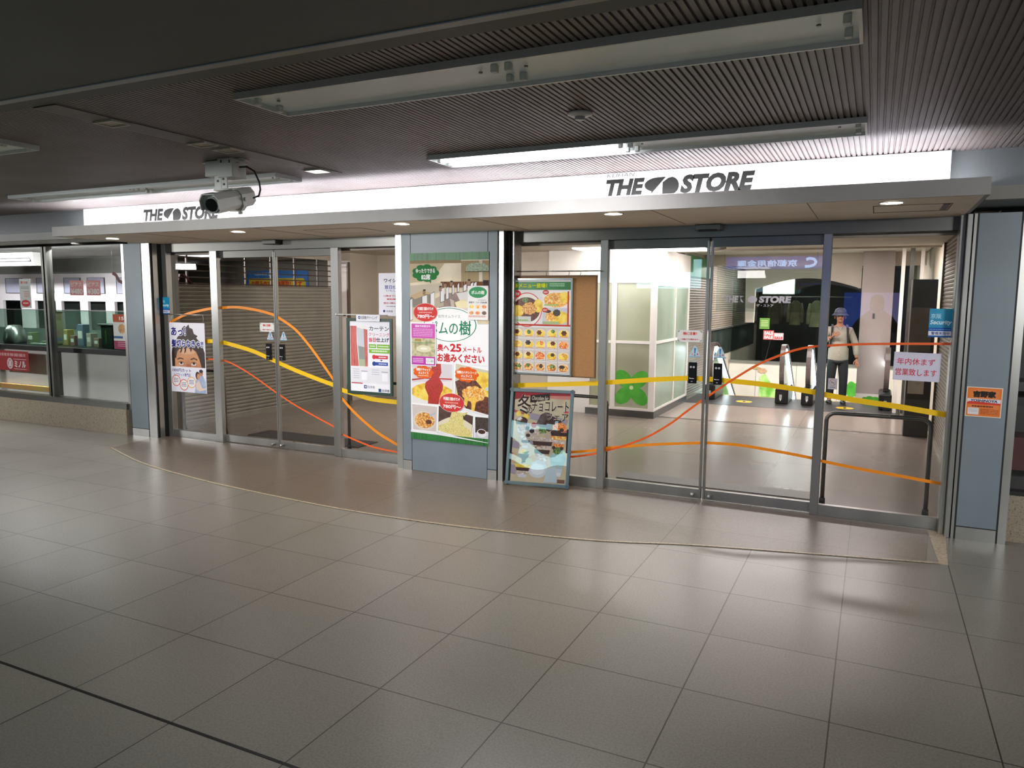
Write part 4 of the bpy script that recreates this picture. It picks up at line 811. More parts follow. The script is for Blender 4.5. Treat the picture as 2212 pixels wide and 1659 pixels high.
for (y0, y1, lb, lit) in ((-3.455, -3.34, 'square recessed lamp in the ceiling strip, nearest the camera', 0), (-2.855, -2.745, 'square recessed lamp, left one of the close pair in the ceiling strip', 0), (-2.66, -2.54, 'square recessed lamp, right one of the close pair in the ceiling strip', 0), (-1.83, -1.70, 'square recessed lamp in the ceiling strip nearest the sign, glowing white', 1)):
    q = thing('recessed_lamp', lb, 'ceiling light', (-1.82, (y0 + y1) / 2, CZ - .006), group='square lamps in the ceiling strip'); d = (y1 - y0) / 2
    MB().ring(-.075, .075, -d, d, .008, -.010, .004, 'z').build('lamp_frame', mat('lamp_frame_white', '#c9c8be', .4), q)
    box('reflector', emis('square_lamp_glow', '#fff8ee', 6) if lit else noisy('old_reflector', ['#8f856a', '#a59a7c'], 12, .35, .3), -.067, .067, -d + .008, d - .008, -.004, -.001, q)
# smoke detector
t = thing('smoke_detector', 'round white smoke detector on the ribbed ceiling', 'detector', (.507, -2.57, CZ))
MB().lathe([(.001, -.001), (.062, -.001), (.064, -.010), (.045, -.018), (.03, -.020), (.001, -.020)], n=32).build('detector_base', PLAST, t)
MB().lathe([(.026, -.018), (.025, -.034), (.022, -.036), (.001, -.036)], n=24).build('sensing_head', mat('detector_grey', '#a7a8a4', .4), t)
MB().box(-.02, .02, -.001, .001, -.033, -.022).build('head_slot', BLACK, t)
# security camera
t = thing('security_camera', 'white boxed security camera hanging from the ceiling on a bracket, dark round lens', 'camera', (-2.13, -2.30, CZ))
CW = noisy('camera_enamel', ['#b9bbb3', '#c5c7bf'], 4, .4)
m = MB().box(-.17, .0, -.055, .055, -.105, -.004, .003).box(-.02, .115, -.085, .04, -.125, -.0, .003).box(-.22, -.16, -.03, .03, -.010, -.004).box(.11, .155, -.05, .03, -.010, -.003).box(.11, .15, -.05, .03, -.032, -.026); m.build('mounting_box', CW, t)
m = MB()
for p in ((.015, -.086, -.02), (.09, -.086, -.025)): m.box(p[0] - .006, p[0] + .006, p[1], p[1] + .004, p[2] - .010, p[2] + .008)
m.build('mounting_slot', BLACK, t)
m = MB().box(-.095, -.03, -.045, -.039, -.20, -.10, .002).box(.0, .055, -.075, -.069, -.20, -.12, .002).box(-.09, .05, -.06, -.01, -.205, -.196, .002)
m.build('bracket', CW, t)
m = MB().cyl((-.062, -.046, -.14), (-.062, -.05, -.14), .007, n=10).cyl((.02, -.077, -.135), (.02, -.08, -.135), .007, n=10).cyl((.024, -.077, -.17), (.024, -.08, -.17), .007, n=10); m.build('bolt', mat('bolt_dark', '#3a3532', .4, .8), t)
bd = bpy.data.objects.new('camera_housing', None)
ax = Vector((.161, -.949, -.254)).normalized(); side = ax.cross(Vector((0, 0, 1))).normalized(); upv = side.cross(ax).normalized()
T = Matrix(((ax.x, side.x, upv.x, .015), (ax.y, side.y, upv.y, -.03), (ax.z, side.z, upv.z, -.275), (0, 0, 0, 1))) @ Matrix.Scale(1.12, 4)
def cb(name, m, mt): m2 = m; o = m2.build(name, mt, t); o.matrix_local = T; return o
oct_ = [(.060, .028), (.036, .060), (-.036, .060), (-.060, .028), (-.060, -.025), (-.034, -.052), (.034, -.052), (.060, -.025)]
# body along +x, polygon in (y, z)
cb('housing', MB().prism(oct_, 'x', -.19, .155).prism([(a*1.0, b_) for a, b_ in ((.05, .02), (.05, -.03), (-.05, -.03), (-.05, .02))], 'x', -.205, -.18), CW)
m = MB(); n = len(oct_)
vs = [(x, a*s_, b_*s_) for s_ in (1.0, 1.10) for x in (.10, .185) for a, b_ in oct_]; fs = []
for i in (7, 0, 1, 2, 3): 
    j = (i+1) % n; fs += [(i, j, n+j, n+i), (2*n+i, 3*n+i, 3*n+j, 2*n+j), (n+i, n+j, 3*n+j, 3*n+i), (i, 2*n+i, 2*n+j, j)]
cb('sun_shield', m.add(vs, fs), CW)
cb('lens_ring', MB().cyl((.155, 0, 0), (.163, 0, 0), .046, n=28), mat('lens_ring_grey', '#7f867f', .4)); cb('lens_glass', MB().cyl((.160, 0, 0), (.166, 0, 0), .038, n=28), mat('lens_black', '#0a0b0c', .1))
cb('clamp_band', MB().prism([(a*1.12, b_*1.12 - (.012 if b_ < 0 else 0)) for a, b_ in oct_], 'x', -.085, -.045), CW)
cb('clamp_knob', MB().cyl((-.065, -.06, -.0), (-.065, -.082, -.0), .012, n=12).cyl((-.065, -.02, -.06), (-.065, -.02, -.088), .014, n=12), CW)
MB().tube([(.115, -.02, -.055), (.17, -.01, -.055), (.215, .01, -.085), (.235, .03, -.15), (.235, .04, -.20), (.21, .05, -.24), (.155, .055, -.25)], .006, 8).build('cable', BLACK, t)
# ================================================================== HALL BEHIND THE DOORS
MATD = noisy('dark_door_mat', ['#2e2c29', '#3f3c38'], 90, .8)
t = MB().box(-5.03, -3.35, .64, 1.02, 0, .008).build('door_mat', MATD); tag(t, 'dark door mat behind the left sliding doors', 'mat')
t = MB().box(-.28, 1.5, .64, .90, 0, .008).build('door_mat', noisy('metal_grate_mat', ['#55534f', '#6a6864'], 90, .5, .4)); tag(t, 'grey door mat behind the right sliding doors', 'mat')
def guard(x0, x1, y, lb):
    t = thing('guard_rail', lb, 'railing', (x0, y, 0)); w = x1 - x0; r = .07; P_ = [(0, 0, 0), (0, 0, .78 - r)]
    P_ += [(r - r*cos(a), 0, .78 - r + r*sin(a)) for a in (pi/8, pi/4, 3*pi/8, pi/2)]; P_ += [(w - r + r*sin(a), 0, .78 - r + r*cos(a)) for a in (0, pi/8, pi/4, 3*pi/8, pi/2)]; P_ += [(w, 0, 0)]
    MB().tube(P_, .017, 12).build('bent_tube', noisy('brushed_tube', ['#6f716d', '#85877f'], 6, .3, .9), t); MB().cyl((0, 0, 0), (0, 0, .05), .024).cyl((w, 0, 0), (w, 0, .05), .024).build('floor_collar', BLACK, t); return t
guard(1.56, 2.33, .58, 'stainless tube guard rail behind the end pane by the right pillar'); guard(-6.05, -5.33, .58, 'stainless tube guard rail behind the left end pane'); guard(-3.42, -2.6, .58, 'stainless tube guard rail behind the green framed poster'); guard(-1.15, -.37, .58, 'stainless tube guard rail behind the leaning chocolate poster')
# glass booth with lit fascia
t = thing('display_booth', 'white framed frosted glass booth with a green flower print', 'booth', (-1.95, 4.3, 0))
WF = noisy('booth_white', ['#dcd8d2', '#e6e2dc'], 3, .35); FG = noisy('frosted_glass', ['#969a80', '#a2a68b'], 2, .25)
FS = noisy('frosted_glass_side', ['#8b9c8c', '#98a897'], 2, .25); GR = noisy('flower_green', ['#3f9a2c', '#57b23c'], 6, .35)
for x0, x1 in ((.0, .06), (.38, .455), (.955, 1.04)): box('post', WF, x0, x1, 0, .06, .10, 2.03, t)
for x0, x1 in ((.06, .38), (.455, .955)):
    for z0, z1 in ((.10, .135), (1.07, 1.11), (1.94, 2.03)): box('rail', WF, x0, x1, .004, .05, z0, z1, t)
for y in (1.13, 2.05): box('post', WF, 1.0, 1.04, y, y + .05, .10, 2.03, t)
for y0, y1 in ((.06, 1.13), (1.18, 2.05)):
    for z0, z1 in ((.10, .13), (1.07, 1.11), (1.9, 2.03)): box('rail', WF, 1.004, 1.036, y0, y1, z0, z1, t)
box('glass_front', FG, .06, .955, .02, .03, .135, 1.94, t); box('glass_side', FS, 1.015, 1.025, .06, 2.1, .13, 1.9, t)
box('kick_base', STEELD, .0, 1.045, -.005, 2.1, 0, .10, t); box('top_fascia', WF, 0, 1.04, .0, 2.1, 2.03, 2.42, t)
P = Print(1, 1)
for a in (45, 135, 225, 315):
    c = (.70 + .16*cos(radians(a)), .43 + .17*sin(radians(a))); pts = []
    for k in range(20):
        u = 2*pi*k/20; lx = .155*cos(u); ly = .105*sin(u); pts.append((c[0] + lx*cos(radians(a)) - ly*sin(radians(a)), c[1] + lx*sin(radians(a)) + ly*cos(radians(a))))
    pts = [(min(max(x, .46), .95), max(y, .14)) for x, y in pts]; P.poly(pts, GR)
P.ell(.70, .43, .03, .03, '#cfe0a8'); o = P.build('flower_print', t); o.location.y = .019
t = thing('ceiling_panel_light', 'bright long white ceiling panel before the glass booth', 'ceiling light', (-1.0, 3.9, 2.40)); box('diffuser', emis('panel_glow', '#fffdfa', 9), -1.0, .72, -.1, .9, 0, .018, t); box('frame', PLAST, -1.02, .74, -.12, .92, .0181, .02, t)
# posters on the white wall left of the booth
struct('wall_back', WHITE, -2.6, -1.95, 4.38, 4.5, 0, 2.42)
for k, (x, z, c, lb) in enumerate(((-2.05, 1.35, '#e8e6da', 'pale notice sheet on the white wall left of the booth, upper'), (-2.05, .95, '#e3de9c', 'yellowish notice sheet on the white wall left of the booth, lower'))):
    t, P = sheet('wall_notice', lb, 'notice', x, 4.372 - .08, z, .12, .34, c); P.norm(100, 280); P.bars(15, 30, 85, 240, 7, '#8f9a86', .12); P.build('printed_text', t)
# left wall of the escalator hall
WL = noisy('hall_side_wall', ['#c3baac', '#cfc6b8'], 2, .6)
t = thing('roller_shutter', 'closed beige roller shutter high on the side wall above the escalators', 'shutter', (-1.0, 0, 0)); shutter_mesh(MB(), 'x', .0, 8.6, 12.9, 1.15, 2.52, .045, .008, 1).build('curtain_slats', SH2, t, flat=True); box('guide_rail', LAT, -.01, .03, 8.5, 8.6, 1.13, 2.52, t)
struct('wall_left', WL, -1.1, -1.01, 6.4, 16, -3, 2.52); t = thing('roller_shutter', 'closed roller shutter reaching the floor on the side wall right of the glass booth', 'shutter', (-1.0, 0, 0)); shutter_mesh(MB(), 'x', .0, 6.5, 8.42, .05, 2.1, .045, .008, 1).build('curtain_slats', SH2, t, flat=True); box('shutter_box', noisy('green_box', ['#3f7a44', '#4c8a50'], 3, .4), -.01, .05, 6.5, 8.42, 2.1, 2.45, t); box('bottom_bar', SH, -.01, .02, 6.5, 8.42, 0, .05, t)
struct('trim_12', noisy('dark_glass_band', ['#2d3531', '#3a443e'], 3, .15), -1.01, -.995, 8.6, 14.6, .55, 1.10); struct('trim_13', mat('ledge_steel', '#9fa09c', .3, .8), -1.01, -.96, 8.6, 15.1, 1.10, 1.13)
# bulkhead with two flat arches across the escalators
arch = [(-1.0, 2.52), (-1.0, 2.20)] + [(-1.0 + .73*(k/10), 2.22 + .13*sin(pi*(.15 + .7*k/10)) - .03*(k/10)) for k in range(11)] + [(-.24, 1.30), (-.10, 1.30), (-.09, 1.90)]
arch += [(-.09 + 1.66*(k/14), 1.90 + .175*sin(pi*(k/14)) + .037*(k/14)) for k in range(1, 15)] + [(1.60, 1.92), (1.64, 1.92), (1.64, 2.3), (2.6, 2.3), (2.6, 2.52)]
o = MB().prism(arch, 'y', 8.0, 8.12).build('wall_bulkhead', noisy('bulkhead_white', ['#c9c0b2', '#d3cabd'], 2, .6)); o['kind'] = 'structure'; o['label'] = 'white bulkhead with flat arches above the escalators'
# escalator pit
PT = noisy('pit_panel_white', ['#d3cfc2', '#dfdbcf'], 2, .4)
struct('wall_pit', PT, -1.0, 2.6, 7.6, 7.66, -3.0, -.02); struct('wall_pit', PT, -1.0, 2.6, 11.0, 11.1, -3.0, .33)
struct('trim_14', mat('ledge_steel', '#9fa09c'), -1.0, 2.6, 10.97, 11.12, .33, .37); struct('floor', FI, -1.0, 2.6, 7.6, 16, -3.1, -3.0); struct('floor', FI, -1.0, 2.6, 11.1, 16, .0, .02)
for i, x in enumerate((-.42, .42, 1.24, 2.05)): struct('trim_%d' % (15 + i), mat('panel_joint', '#8f8b80', .6), x, x + .008, 10.995, 11.0, -3, .33)
P = Print(1, 1); P.poly([(-.33, -2), (-.33, .02), (-.22, .10), (.06, -.34), (.10, -2)], noisy('leaf_print', ['#8fce5c', '#bfe890', '#6fb83e'], 3, .4)); P.cloud(-.28, .16, .10, .055, noisy('flower_bud_print', ['#b99a78', '#d9b48c'], 9, .4), 7); P.ell(-.4, .21, .09, .03, noisy('bud_tip_print', ['#a59468', '#b9a878'], 9, .4))
o = P.build('wall_print', None); o.location.y = 10.99; tag(o, 'green leaf and bud print on the white wall panels below the shop window', 'wall print')
P = Print(1, 1); P.cloud(1.55, -.15, .2, .16, GR, 7); o = P.build('wall_print', None); o.location.y = 10.99; tag(o, 'green flower print on the wall panels behind the standing man', 'wall print')
# escalators
ESD = mat('escalator_black', '#141414', .35); LAND = noisy('landing_plate', ['#4c4a4b', '#5f5d5e'], 30, .35, .7, (12, 1, 1)); STRIPL = emis('balustrade_light', '#eafcff', 7)
def balustrade(x, cx, parent, w=.05):
    """side wall with handrail: newel arc toward the viewer, level top, then down at 30 degrees"""
    yc = 6.98; zc = .62; R = .34; path = []
    for a in range(-80, 91, 10): path.append((x, yc - R*cos(radians(a)) * .62, zc + R*sin(radians(a))))
    path += [(x, 7.2, .955), (x, 7.32, .93), (x, 7.42, .88)]
    for k in range(1, 14): path.append((x, 7.42 + .3*k, .88 - .3*k*math.tan(radians(30))))
    inn = path[3:-1]; top = [(p[1] + .02, p[2] - .05) for p in path[2:]]; low = [(path[-1][1], path[-1][2] - .8), (7.6, -.12), (7.2, .06), (6.75, .06)]
    g = MB().prism([top[0]] + top[1:] + low, 'x', x - .005, x + .005).build('balustrade', GLASSG, parent)
    MB().sweep(path, .075, .03).build('handrail', noisy('handrail_rubber', ['#5a504c', '#6e635f'], 6, .3), g)
    MB().sweep([(p[0], p[1] + (.03 if i < 10 else 0), p[2] - .045) for i, p in enumerate(inn)], .05, .02).build('deck_trim', STEEL, g)
    MB().sweep([(x, p[1] + (.05 if i < 6 else 0), p[2] - .10) for i, p in enumerate(path[11:])], .05, .075).build('light_strip', STRIPL, g)
    k = box('skirt_box', ESD, x - .09, x + (.115 if abs(x - .55) < .01 else .09), 6.78, 7.6, 0, .26, parent, b=.02)
    box('skirt_label', mat('label_pale', '#a9a7a0', .5), x - .02, x + .02, 6.776, 6.7795, .08, .16, k)
def esc(cx, lb, xs):
    t = thing('escalator', lb, 'escalator', (0, 0, 0))
    box('landing_plate', LAND, xs[0] + .06, xs[1] - .06, 6.25, 7.55, 0, .006, t)
    m = MB()
    for k in range(12): m.box(xs[0] + .08, xs[1] - .08, 7.55 + .4*k, 7.96 + .4*k, -.25 - .22*k, -.0 - .22*k - (.04 if k == 0 else 0))
    m.build('steps', noisy('step_metal', ['#5f6062', '#7b7c7e'], 30, .4, .8, (20, 1, 1)), t)
    for x in xs: balustrade(x, 1, t)
    c = (xs[0] + xs[1]) / 2; P = Print(1, 1); o = MB().cyl((c, 6.78, .006), (c, 6.78, .0075), .13, n=32).build('yellow_disc', mat('disc_yellow', '#d9b21c', .4), t)
    MB().box(c - .02, c + .02, 6.72, 6.84, .0075, .0085).build('disc_mark', BLACK, t); box('comb_plate', mat('comb_yellow', '#c9a21c', .4), xs[0] + .1, xs[1] - .1, 7.52, 7.55, .006, .008, t); return t
esc(0, 'left escalator with lit glass balustrades, going down behind the right doors', (-.60, .555))
esc(0, 'right escalator with the standing man at its landing', (.96, 2.10))
box_ = MB().box(-.95, 2.29, 6.24, 7.55, 0.0, .004).build('floor_plate', LAND); box_['kind'] = 'structure'
# hanging glass board with faint shop name
t = thing('glass_sign', 'hanging clear glass board with faint grey shop lettering above the escalators', 'sign', (0, 7.70, 0)); box('glass_board', glass('sign_glass', '#eef3f2', .6), -.72, 1.05, .0, .008, 1.50, 2.30, t)
P = Print(1, 1); LG = noisy('frost_letter', ['#9a9ba8', '#a9aab6'], 9, .5); P.text('THE', -.576, 1.66, -.33, 1.777, LG, .05, .1); P.poly([(-.31, 1.775)] + [(-.22 + .08*cos(radians(a)), 1.715 + .06*sin(radians(a))) for a in range(100, 240, 14)] + [(-.24, 1.655)], LG); P.ell(-.09, 1.715, .08, .062, LG); P.text('STORE', .02, 1.655, .56, 1.777, LG, .06, .1); P.text('ザ・ストア', -.02, 1.585, .27, 1.635, LG, .03); P.build('frosted_lettering', t)
MB().cyl((-.6, .004, 2.30), (-.6, .004, 2.52), .004, n=8).cyl((.95, .004, 2.30), (.95, .004, 2.52), .004, n=8).build('hanging_wire', STEEL, t)
# clothes shop behind the escalators
struct('wall_back', noisy('dark_shop_back', ['#17191a', '#202324'], 3, .6), -1.0, 2.6, 15.2, 15.3, 0, 2.52); struct('window_9', glass('shop_glass_dark', '#d8e0dc', .25), -1.0, 2.6, 11.15, 11.16, .37, 2.52)
t = thing('light_panel', 'bright white light panel of the clothes shop seen through the arch', 'ceiling light', (-.19, 12.5, 1.86)); box('diffuser', emis('panel_glow', '#fffdfa', 9), -.34, .34, 0, .02, 0, .36, t); box('frame', PLAST, -.36, .36, .0201, .05, -.02, .38, t); MB().cyl((-.3, .035, .37), (-.3, .035, .66), .006, n=8).build('hanging_rod', STEEL, t); MB().cyl((.3, .035, .37), (.3, .035, .66), .006, n=8).build('hanging_rod', STEEL, t)
def garment(x, y, z, w, h, cols, name, lb, sleeves=True):
    t = thing(name, lb, 'clothes', (x, y, z), group='clothes hanging in the far shop'); m = MB(); N_ = 14; vs = []; fs = []
    for k, (f, zz) in enumerate(((.25, h), (.62, h*.94), (.9, h*.78), (.86, h*.5), (.95, h*.2), (1.0, 0))):
        for i in range(N_): a = 2*pi*i/N_; r = w/2*f*(1 + .06*sin(5*a + k)); vs.append((r*cos(a), .07*sin(a)*(1 + .2*sin(3*a)), zz))
    for k in range(5):
        for i in range(N_): fs.append((k*N_ + i, k*N_ + (i+1) % N_, (k+1)*N_ + (i+1) % N_, (k+1)*N_ + i))
    m.smooth = True; m.add(vs, fs); m.build('garment_body', noisy('cloth_' + cols[0][1:], cols, 8, .9), t)
    if sleeves: MB().tube([(-w*.42, 0, h*.88), (-w*.56, .01, h*.55), (-w*.58, .01, h*.1)], .045, 8).tube([(w*.42, 0, h*.88), (w*.56, .01, h*.55), (w*.58, .01, h*.1)], .045, 8).build('sleeve', noisy('cloth_' + cols[0][1:], cols), t)
    MB().tube([(0, 0, h), (0, 0, h + .05), (.02, 0, h + .07)], .004, 6).build('hanger_hook', STEEL, t)
for a in ((.22, 12.3, 1.14, .26, .56, ['#6d6450', '#857b64'], 'hanging_jacket', 'khaki jacket on a hanger in the far shop window'), (.68, 12.3, 1.10, .30, .6, ['#9a9478', '#b0aa8c'], 'hanging_jacket', 'pale green-beige jacket on a hanger in the far shop window'), (-.22, 12.3, 1.15, .22, .55, ['#4a4034', '#5a4e40'], 'hanging_coat', 'dark brown coat hanging left of the khaki jacket in the far shop')): garment(*a)
MB().cyl((-.6, 12.3, 1.78), (1.4, 12.3, 1.78), .012, n=10).build('clothes_rail', STEEL)
o = bpy.data.objects['clothes_rail']; tag(o, 'steel clothes rail in the far shop window', 'rail')
for (x, z, w, h, c, tx, lb) in ((-.40, 1.07, .21, .24, '#5f8f3a', None, 'green notice on the glass of the far clothes shop'), (-.31, .84, .22, .20, '#d05a5c', 'SALE', 'red and white sale poster on the far shop glass, left one of two'), (-.09, .84, .20, .15, '#dfa6a6', 'SALE', 'pale red sale poster on the far shop glass, right one of two')):
    t, P = sheet('shop_poster', lb, 'poster', x, 11.13, z, w, h, c); P.norm(100, 90)
    if tx: P.text(tx, 8, 10, 92, 42, '#f2e4e2', .04); P.text(tx, 8, 50, 92, 82, '#a8202c' if c != '#d05a5c' else '#f4dcd8', .04)
    else: P.bars(15, 20, 85, 75, 4, '#c9d8a0', .4)
    P.build('printed_text', t)
# white square pillar by the right escalator
t = thing('pillar', 'square white pillar behind the standing man', 'pillar', (1.66, 7.62, 0), kind='structure'); box('shaft', noisy('pillar_white', ['#a89c98', '#b1a5a1'], 2, .5), 0, .47, 0, .4, .16, 2.52, t); box('plinth', WF, .0, .47, -.002, .4, 0, .16, t); P = Print(1, 1); P.cloud(.24, .07, .14, .05, GR, 7); o = P.build('flower_print', t); o.location.y = -.003
MB().box(.185, .215, -.02, 0, 1.42, 1.50, .003).build('call_button', mat('grey_plastic', '#55545a', .4), t)
for (x, w, m_, lb) in ((2.20, .05, WF, 'white door post'), (2.31, .06, STEELD, 'steel door post'), (2.45, .05, WF, 'white post')): struct('trim_%d' % (20 + int(x*10) % 10), m_, x, x + w, 6.6, 6.7, 0, 2.5)

t = thing('hall_camera', 'small pale security camera under the hall ceiling, top of the right sliding doors', 'camera', (.0, 3.5, 2.42))
MB().box(.06, .16, -.03, .03, -.02, 0).cyl((.11, 0, -.02), (.10, 0, -.06), .012).build('ceiling_mount', PLAST, t); MB().cyl((.16, .02, -.055), (-.06, -.03, -.085), .030, .034).build('camera_body', CW, t); MB().cyl((-.06, -.03, -.085), (-.064, -.031, -.0855), .026).build('camera_lens', BLACK, t)
# ================================================================== LEFT SHOP
SW = noisy('shop_white_laminate', ['#c9cdc6', '#d3d7d0'], 2, .4); BK = mat('counter_black', '#121110', .35)
t = thing('shop_counter', 'long white shop counter with a black top behind the left windows', 'counter', (-12, .32, 0))
box('counter_top', BK, 0, 5.55, -.04, .5, .945, 1.005, t); box('front_panel', SW, 0, 3.78, .0, .02, .30, .945, t); box('front_panel', SW, 3.94, 5.55, .0, .02, .30, .945, t); box('panel_gap', BK, 3.78, 3.94, .004, .05, .30, .945, t); box('counter_base', BK, 0, 5.55, .03, .45, 0, .945, t)
t = thing('glass_guard', 'green tinted glass guard standing on the left shop counter', 'glass guard', (-12, .32, 0)); box('glass_sheet', glass('guard_glass', '#c9dad1', 1.0), 0, 5.55, .02, .028, 1.0055, 1.50, t); box('top_rail', STEELD, 0, 5.55, .015, .033, 1.50, 1.508, t)
o = MB().box(-9.4, -8.25, .25, .30, .385, .45).build('signboard_strip', noisy('yellow_strip', ['#a8923c', '#b0703c'], 3, .5)); tag(o, 'low yellow and orange strip lying on the floor inside the left window', 'strip')
o.location.z = -.0
# back wall with windows and openings
BW = noisy('back_wall_grey', ['#70706a', '#7b7b75'], 2, .6)
struct('wall_back', BW, -14, -9.0, 2.4, 2.5, 2.08, 2.36); struct('wall_back', noisy('store_room_dark', ['#56605a', '#646e67'], 3, .6), -14, -9.0, 2.9, 3.0, 0, 2.36)
m = MB(); SHW = noisy('shop_back_white', ['#cbc5c6', '#d6d0d1'], 2, .5)
m.box(-14, -9.0, 2.4, 2.45, 1.60, 2.08)
for a, b_ in ((-14, -12.87), (-12.32, -11.91), (-11.32, -11.16), (-10.65, -10.44), (-9.98, -9.75), (-9.53, -9.0)): m.box(a, b_, 2.4, 2.45, 1.1, 1.60)
o = m.build('wall_back', SHW); o['kind'] = 'structure'
struct('wall_back', noisy('shop_back_lower', ['#5c665e', '#6d776e'], 3, .5), -14, -9.0, 2.4, 2.45, 0, 1.1)
PW = noisy('window_blind_grey', ['#9c9cac', '#a9a9b8'], 2, .5)
for i, (a, b_) in enumerate(((-12.72, -12.24), (-11.8, -11.34), (-11.03, -10.6), (-10.4, -9.97), (-9.65, -9.2))):
    t = thing('window_%d' % (10 + i), 'small blinded window high on the back wall of the left shop', 'window', (0, 0, 0), kind='structure'); box('blind', PW, a, b_, 2.385, 2.398, 1.74, 2.0, t); MB().ring(a - .008, b_ + .008, 1.732, 2.008, .008, 2.38, 2.3995).build('window_frame', STEELD, t)
# air conditioner
t = thing('air_conditioner', 'long white air conditioner hanging from the left shop ceiling', 'air conditioner', (-10.5, 1.0, 2.15)); 
m = MB().prism([(0, .10), (.03, .0), (.20, .0), (.26, .05), (.26, .20), (.0, .20)], 'x', -1.8, .86); m.build('casing', PLAST, t); box('air_slot', BLACK, -1.75, .80, -.004, .03, .06, .12, t); box('louvre', STEEL, -1.75, .80, -.012, -.004, .075, .10, t)
for x, y, lb in ((-7.2, .06, 'glowing round downlight above the left shop counter near the pillar'), (-8.74, .12, 'glowing round downlight above the left shop counter at the picture edge')): downlight(x, y, 2.36, lb, r=.075, e=8)
# goods on the counter
t = thing('cash_machine', 'dark green-black machine with a tray on the left shop counter', 'machine', (-7.45, .48, 1.005)); box('machine_body', mat('machine_dark', '#18211c', .3), 0, .24, 0, .26, 0, .30, t, b=.01); box('machine_top', mat('machine_dark2', '#222a28', .35), -.05, .26, -.01, .28, .30, .325, t, b=.006); box('display_window', noisy('green_display', ['#2c4a22', '#3f6a2c'], 9, .2), .09, .12, -.003, 0, .06, .24, t)
t = thing('sign_holder', 'small black topped stand on the left shop counter beside the dark machine', 'stand', (-7.60, .60, 1.005)); box('stand_foot', BK, 0, .1, 0, .08, 0, .01, t); box('stand_post', STEELD, .04, .055, .03, .045, .01, .26, t); box('stand_plate', BK, -.05, .14, .02, .05, .26, .29, t)
t = thing('leaning_board', 'tall pale leaning board standing on the left shop counter', 'board', (-6.88, .62, 1.046), (0, radians(-11), 0)); box('board_panel', noisy('grey_green_board', ['#94a49a', '#a1b0a6'], 3, .5), -.09, .09, 0, .012, 0, .92, t, b=.003); box('board_foot', BK, -.09, .09, .014, .05, -.02, .0, t)
t = thing('paper_stack', 'low white paper stack on the left shop counter near the mullion', 'paper', (-8.95, .42, 1.005)); box('paper_sheets', PLAST, 0, .42, 0, .10, 0, .018, t); box('top_sheet', mat('top_sheet', '#e8ebe6', .5), .01, .40, .01, .09, .018, .020, t)
GC = [('#5f6b4c', 'green'), ('#857640', 'yellow'), ('#6f4f44', 'rust red'), ('#4f5f6c', 'blue'), ('#8d8878', 'cream'), ('#6a5a48', 'brown'), ('#88929a', 'grey')]
for k, (x, w, h, (c, nm)) in enumerate(zip((-9.25, -8.45, -8.28, -8.12, -7.93, -7.78, -6.75), (.14, .12, .1, .13, .1, .11, .12), (.16, .22, .14, .3, .18, .12, .2), GC)):
    t = thing('goods_box', '%s box of goods standing on the left shop counter behind the glass guard' % nm, 'box', (x, .60, 1.005), group='boxes on the left shop counter'); box('carton', noisy('carton_' + c[1:], [c, c], 6, .6), 0, w, 0, .1, 0, h, t, b=.004); box('carton_label', mat('carton_label', '#c9c8be', .5), .02, w - .02, -.0015, 0, h*.35, h*.7, t)
t = thing('goods_basket', 'yellow goods in a low basket on the left shop counter', 'basket', (-8.85, .56, 1.005)); box('basket_body', noisy('basket_green', ['#3f4a34', '#56603f'], 20, .6), 0, .34, 0, .16, 0, .05, t, b=.006); m = MB()
for k in range(7): m.ball((.04 + .045*k, .08, .065), .028, .04, .03, 8)
m.build('yellow_goods', noisy('yellow_goods', ['#a89428', '#c9b43a'], 9, .5), t)
t = thing('money_tray_machine', 'round silver machine at the left edge of the shop counter', 'machine', (-9.45, .55, 1.005)); MB().lathe([(.001, 0), (.14, 0), (.15, .05), (.13, .18), (.08, .26), (.001, .27)], n=24).build('machine_body', STEEL, t); MB().lathe([(.10, .2), (.105, .21), (.085, .25), (.08, .24)], n=24).build('glass_ring', GLASSG, t)
m = MB()
# posters on the shop glass
def gposter(name, lb, x, z, w, h, col, y=.045): t, P = sheet(name, lb, 'poster', x, y, z, w, h, col); return t, P.norm(100, 100 * h / w)
for x, pr, sd in ((-7.384, '¥480', 'left'), (-7.062, '¥380', 'right')):
    t, P = gposter('price_poster', '%s one of the two red price cards, reading %s, on the shop glass' % (sd, pr), x, 1.708, .262, .186, '#b8382c')
    P.text('ピアス', 8, 8, 92, 30, '#ead8d0', .05); P.text(pr, 6, 38, 94, 66, '#f0e6e0', .05); P.build('printed_text', t)
t, P = gposter('hanging_banner', 'narrow white banner with red lettering and a red oval, left shop glass', -8.43, 1.535, .235, .385, '#b9bdb6'); P.text('耳つぼ', 12, 14, 80, 28, '#c0563c', .05); P.bars(12, 44, 84, 60, 2, '#8c8078', .4); P.bars(40, 70, 88, 108, 4, '#c9886c', .4); P.ell(50, 138, 40, 20, '#b8302c'); P.bars(26, 133, 74, 142, 1, '#e8b8b0', .8); P.build('printed_text', t)
t, P = gposter('faded_poster', 'faded yellow and green poster behind the glass left of the mullion', -8.385, 1.06, .36, .43, '#8f8a64', y=.345); P.rect(8, 6, 92, 34, noisy('faded_brown', ['#7a6a4e', '#8c7c5c'], 5, .5)); P.cloud(30, 62, 18, 14, noisy('faded_green', ['#5a6a44', '#788a5c'], 6, .5)); P.cloud(62, 84, 20, 14, noisy('faded_pink', ['#8c6a5c', '#a08474'], 6, .5)); P.rect(10, 100, 90, 112, noisy('faded_blue', ['#4a5c70', '#5f7288'], 6, .5)); P.build('printed_picture', t)
